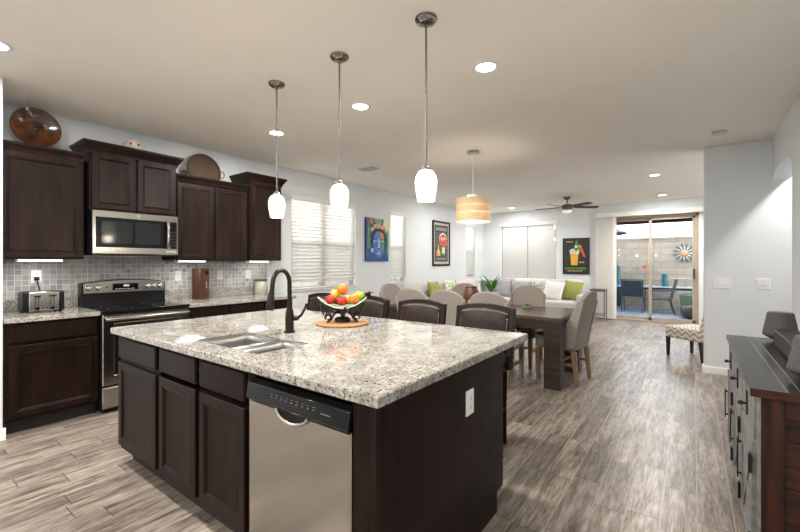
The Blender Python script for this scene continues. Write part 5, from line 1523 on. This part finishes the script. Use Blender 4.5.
art(3, [(0.47, 0.25), (0.55, 0.275), (0.64, 0.25), (0.55, 0.215)], 6)
art(6, [(0.48, 0.20), (0.62, 0.20), (0.60, 0.17), (0.50, 0.17)], 6)
art(6, [(0.20, 0.22), (0.30, 0.20), (0.31, 0.29), (0.24, 0.30)], 5)
art(0, [(0.10, 0.02), (0.90, 0.02), (0.86, 0.10), (0.14, 0.09)], 5)
P('painted_face', m, mats, t)

def poster_frame(label, loc, rz, w, h, fw, fmat, depth, group=None):
    t = T('framed_poster', label, 'poster', loc, rz, group)
    m = MB()
    for (a, b, c_, d_) in [(-w / 2, w / 2, h / 2 - fw, h / 2), (-w / 2, w / 2, -h / 2, -h / 2 + fw), (-w / 2, -w / 2 + fw, -h / 2 + fw, h / 2 - fw), (w / 2 - fw, w / 2, -h / 2 + fw, h / 2 - fw)]:
        m.box(a, b, -depth, 0, c_, d_)
    P('frame', m, fmat, t, bevel=0.002)
    return t
w, h = 0.80, 1.065
t = poster_frame('black framed dark drinks poster with a red hatted face on the left wall', (XL + 0.002, 8.215, 1.805), pi / 2, w, h, 0.045, 'black', 0.03)
m = MB(); m.box(-w / 2 + .045, w / 2 - .045, -0.014, -0.001, -h / 2 + .045, h / 2 - .045); P('mat_board', m, 'mat_board', t)
def S2(pts, sx, sz, ox=0, oz=0): return [(ox + (x - 0.5) * sx, oz + (z - 0.5) * sz) for x, z in pts]
pw, ph = w - 0.19, h - 0.20
m = MB(); m.box(-pw / 2, pw / 2, -0.016, -0.014, -ph / 2, ph / 2)
mats = ['print_slate', 'print_grey', 'print_red', 'print_foam', 'print_orange', 'print_yellow', 'print_green', 'print_black']
def pr2(mi, pts, lay): m.cur = mi; flat(m, S2(pts, pw, ph), -0.0162 - 0.0007 * lay)
pr2(7, [(0.0, 0.80), (1, 0.80), (1, 1), (0, 1)], 1)
for k in range(9): pr2(1, [(0.10 + k * 0.092, 0.85), (0.16 + k * 0.092, 0.85), (0.17 + k * 0.092, 0.94), (0.11 + k * 0.092, 0.94)], 2)
pr2(3, ell(0.62, 0.63, 0.29, 0.17), 1); pr2(2, ell(0.62, 0.60, 0.27, 0.16), 2)
pr2(2, [(0.22, 0.52), (0.40, 0.46), (0.72, 0.42), (0.98, 0.46), (0.99, 0.55), (0.60, 0.50)], 3)
pr2(7, [(0.40, 0.55), (0.62, 0.50), (0.84, 0.55), (0.62, 0.53)], 3); pr2(3, ell(0.52, 0.64, 0.06, 0.035, 12), 3); pr2(3, ell(0.72, 0.64, 0.06, 0.035, 12), 3)
pr2(4, ell(0.62, 0.58, 0.05, 0.04, 12), 3)
pr2(5, [(0.14, 0.16), (0.40, 0.16), (0.40, 0.28), (0.32, 0.34), (0.30, 0.46), (0.24, 0.46), (0.22, 0.34), (0.14, 0.28)], 2); pr2(4, ell(0.27, 0.23, 0.09, 0.05, 14), 3)
pr2(3, [(0.55, 0.22), (0.75, 0.22), (0.78, 0.40), (0.52, 0.40)], 2); pr2(6, [(0.56, 0.16), (0.74, 0.16), (0.75, 0.23), (0.55, 0.23)], 2)
for k in range(6): pr2(1, [(0.16 + k * 0.115, 0.06), (0.24 + k * 0.115, 0.06), (0.24 + k * 0.115, 0.10), (0.16 + k * 0.115, 0.10)], 2)
P('print', m, mats, t)
w, h = 0.625, 0.905
t = poster_frame('black poster of a foaming glass of beer with a bird on the far wall', (-2.362, YF - 0.002, 1.513), 0, w, h, 0.012, 'black', 0.022)
m = MB(); m.box(-w / 2 + .012, w / 2 - .012, -0.016, -0.001, -h / 2 + .012, h / 2 - .012)
pw, ph = w, h
mats = ['print_black', 'print_orange', 'print_foam', 'print_green', 'print_red', 'print_yellow', 'print_orange', 'print_slate']
pr2(1, [(0.32, 0.25), (0.56, 0.25), (0.60, 0.60), (0.28, 0.60)], 1)
for k in range(3): pr2(5, [(0.355 + k * 0.075, 0.27), (0.375 + k * 0.075, 0.27), (0.38 + k * 0.08, 0.58), (0.345 + k * 0.08, 0.58)], 2)
pr2(2, ell(0.36, 0.63, 0.10, 0.07, 16), 2); pr2(2, ell(0.46, 0.66, 0.11, 0.06, 16), 3); pr2(2, ell(0.55, 0.62, 0.075, 0.075, 16), 4); pr2(2, [(0.28, 0.56), (0.61, 0.56), (0.60, 0.65), (0.29, 0.65)], 3)
pr2(3, [(0.42, 0.70), (0.52, 0.62), (0.62, 0.72), (0.60, 0.84), (0.50, 0.88), (0.44, 0.80)], 5); pr2(3, ell(0.52, 0.90, 0.045, 0.035, 14), 5); pr2(2, ell(0.51, 0.76, 0.05, 0.03, 12), 6)
pr2(4, [(0.60, 0.80), (0.70, 0.80), (0.86, 0.48), (0.80, 0.47), (0.72, 0.58), (0.64, 0.66)], 5); pr2(6, ell(0.64, 0.77, 0.045, 0.03, 12), 6)
for k in range(5): pr2(5, [(0.13 + k * 0.055, 0.885), (0.165 + k * 0.055, 0.885), (0.165 + k * 0.055, 0.915), (0.13 + k * 0.055, 0.915)], 1)
for k in range(3): pr2(5, [(0.62 + k * 0.065, 0.315), (0.67 + k * 0.065, 0.315), (0.67 + k * 0.065, 0.345), (0.62 + k * 0.065, 0.345)], 1)
for k in range(10): pr2(3, [(0.10 + k * 0.078, 0.125 + 0.02 * (k % 2)), (0.155 + k * 0.078, 0.125), (0.155 + k * 0.078, 0.195), (0.10 + k * 0.078, 0.195)], 1)
for k in range(8): pr2(1, [(0.19 + k * 0.07, 0.08), (0.235 + k * 0.07, 0.08), (0.235 + k * 0.07, 0.105), (0.19 + k * 0.07, 0.105)], 1)
P('print', m, mats, t)

# ================================================================== patio
ZP = -0.02
t = T('roller_shade', 'dark rolled shade above the patio door outside', 'shade', (-0.88, 10.86, 2.27))
m = wm(t); m.box(-1.86, 0.10, 10.80, 10.92, 2.275, 2.40); P('cassette', m, 'lid_wood', t, bevel=0.01)
m = wm(t); m.box(-1.84, 0.08, 10.85, 10.856, 2.255, 2.28); P('hem', m, 'lid_wood', t)
t = T('patio_table', 'long pale-topped patio table behind the sliding glass', 'table', (-0.75, 13.78, ZP))
m = MB(); m.box(-1.3, 0.9, -0.42, 0.42, 0.655, 0.685); P('tabletop', m, 'patio_top', t, bevel=0.008)
m = MB(); m.box(-1.25, 0.85, -0.37, 0.37, 0.60, 0.655); P('apron', m, 'patio_dark', t)
for x in (-1.2, 0.8):
    for y in (-0.33, 0.33):
        m = MB(); m.box(x - 0.03, x + 0.03, y - 0.03, y + 0.03, 0, 0.60); P('leg', m, 'patio_dark', t)
def patio_chair(label, loc, rz):
    t = T('patio_chair', label, 'chair', loc, rz, 'dark sling chairs on the patio')
    m = MB(); m.box(-0.24, 0.24, -0.24, 0.22, 0.395, 0.41); P('sling_seat', m, 'patio_sling', t)
    m = MB(); m.M = Matrix.Translation((0, -0.23, 0.41)) @ Matrix.Rotation(radians(14), 4, 'X'); m.box(-0.235, 0.235, -0.006, 0.006, 0.02, 0.48); P('sling_back', m, 'patio_sling', t)
    for s in (-1, 1):
        m = MB(); m.tube([(s * 0.255, -0.36, 0.92), (s * 0.255, -0.23, 0.42), (s * 0.255, -0.20, 0.38), (s * 0.255, -0.30, 0.0)], 0.016, 8); P('frame', m, 'patio_dark', t)
        m = MB(); m.tube([(s * 0.255, 0.26, 0.0), (s * 0.255, 0.23, 0.39), (s * 0.255, -0.22, 0.39)], 0.016, 8); P('leg', m, 'patio_dark', t)
        m = MB(); m.tube([(s * 0.275, 0.24, 0.36), (s * 0.275, 0.20, 0.60), (s * 0.275, -0.26, 0.62)], 0.016, 8); P('armrest', m, 'patio_dark', t)
    m = MB(); m.cyl((-0.255, -0.355, 0.905), (0.255, -0.355, 0.905), 0.016, n=8); P('top_bar', m, 'patio_dark', t)
    return t
patio_chair('dark sling patio chair with its back to the glass, left pane', (-1.37, 12.95, ZP), 0.0)
patio_chair('dark sling patio chair seen side-on through the right pane', (-0.72, 12.98, ZP), radians(96))
patio_chair('dark sling patio chair tucked at the table end behind the vertical blind', (-2.45, 13.75, ZP), radians(-90))
t = T('patio_umbrella', 'slate cantilever umbrella above the patio wall', 'umbrella', (-2.66, 12.6, ZP))
m = MB(); m.lathe([(1.25, 2.20), (0.9, 2.34), (0.4, 2.50), (0.03, 2.58), (0.03, 2.56), (0.4, 2.47), (0.9, 2.31), (1.23, 2.18)], 8, cap=False); P('canopy', m, 'umbrella', t, sharp=30)
m = MB(); m.cyl((0, 0, 0), (0, 0, 2.56), 0.025, n=12); P('pole', m, 'patio_dark', t)
m = MB(); m.lathe([(0.28, 0), (0.28, 0.06), (0.05, 0.09)], 24); P('base', m, 'patio_dark', t)
t = T('sun_ornament', 'round metal sun ornament with spiky rays on the patio wall', 'wall ornament', (-0.22, 14.56, 1.64))
m = MB(); m.M = Matrix.Rotation(pi / 2, 4, 'X'); m.lathe([(0.10, 0.0), (0.09, 0.03), (0.03, 0.05), (0.003, 0.05)], 20); P('disc', m, 'coral', t, sharp=60)
for mt, ph_, rr in (('seafoam', 0.0, 0.25), ('cream_pot', 0.25, 0.19), ('pot_dark', 0.5, 0.31)):
    m = MB()
    for k in range(12):
        a = 2 * pi * (k + ph_) / 12
        m.M = Matrix.Rotation(a, 4, 'Y')
        m.prism([(0.09, -0.012), (rr * 0.8, -0.020), (rr, 0.0), (rr * 0.8, 0.020), (0.09, 0.012)], -0.022 - ph_ * 0.02, -0.014 - ph_ * 0.02, 'y')
    P('ray', m, mt, t)
t = T('green_planter', 'moss green square planter at the right of the patio', 'planter', (-0.13, 12.9, ZP))
t.location = (0.10, 12.75, ZP)
m = MB(); m.taper(0, 0, 0, 0.55, 0.34, 0.28, 0.40, 0.32); P('box', m, 'pot_green', t, bevel=0.02)
m = MB(); m.box(-0.37, 0.37, -0.29, 0.29, 0.54, 0.556); P('soil', m, 'soil', t)
t = T('dark_pot', 'low dark brown pot on the patio pavers by the door frame', 'pot', (-0.02, 12.45, ZP))
t.location = (0.00, 12.05, ZP)
m = MB(); m.lathe([(0.16, 0), (0.22, 0.04), (0.27, 0.16), (0.26, 0.26), (0.22, 0.30), (0.20, 0.28)], 28); P('pot_body', m, 'pot_dark', t, sharp=50)
t = T('teal_vase', 'slim teal vase standing on the patio table', 'vase', (-0.68, 13.95, ZP + 0.685))
m = MB(); m.lathe([(0.06, 0), (0.075, 0.02), (0.08, 0.12), (0.065, 0.25), (0.07, 0.36), (0.055, 0.365), (0.05, 0.34)], 20); P('vase_body', m, 'teal', t, sharp=50)
t = T('garden_stake', 'coral metal flower on a garden stake by the patio wall', 'garden ornament', (-1.22, 14.45, ZP))
m = MB(); m.cyl((0, 0, 0), (0, 0, 1.24), 0.008, n=8); P('stem', m, 'pot_green', t)
m = MB()
for k in range(8):
    a = 2 * pi * k / 8
    m.M = Matrix.Translation((0, -0.012, 1.24)) @ Matrix.Rotation(a, 4, 'Y')
    m.prism([(0.02, -0.02), (0.07, -0.035), (0.10, 0), (0.07, 0.035), (0.02, 0.02)], -0.004, 0.004, 'y')
P('petal', m, 'coral', t)
m = MB(); m.ball((0, -0.02, 1.24), 0.035, 12, (1, 0.5, 1)); P('flower_center', m, 'skull_red', t)
t = T('teal_bottle', 'tall teal glazed bottle beside the vertical blind on the patio', 'ornament', (-1.95, 14.38, ZP))
m = MB(); m.lathe([(0.10, 0), (0.13, 0.05), (0.13, 0.7), (0.07, 0.95), (0.05, 1.25), (0.06, 1.27)], 20); P('bottle_body', m, 'teal', t, sharp=50)
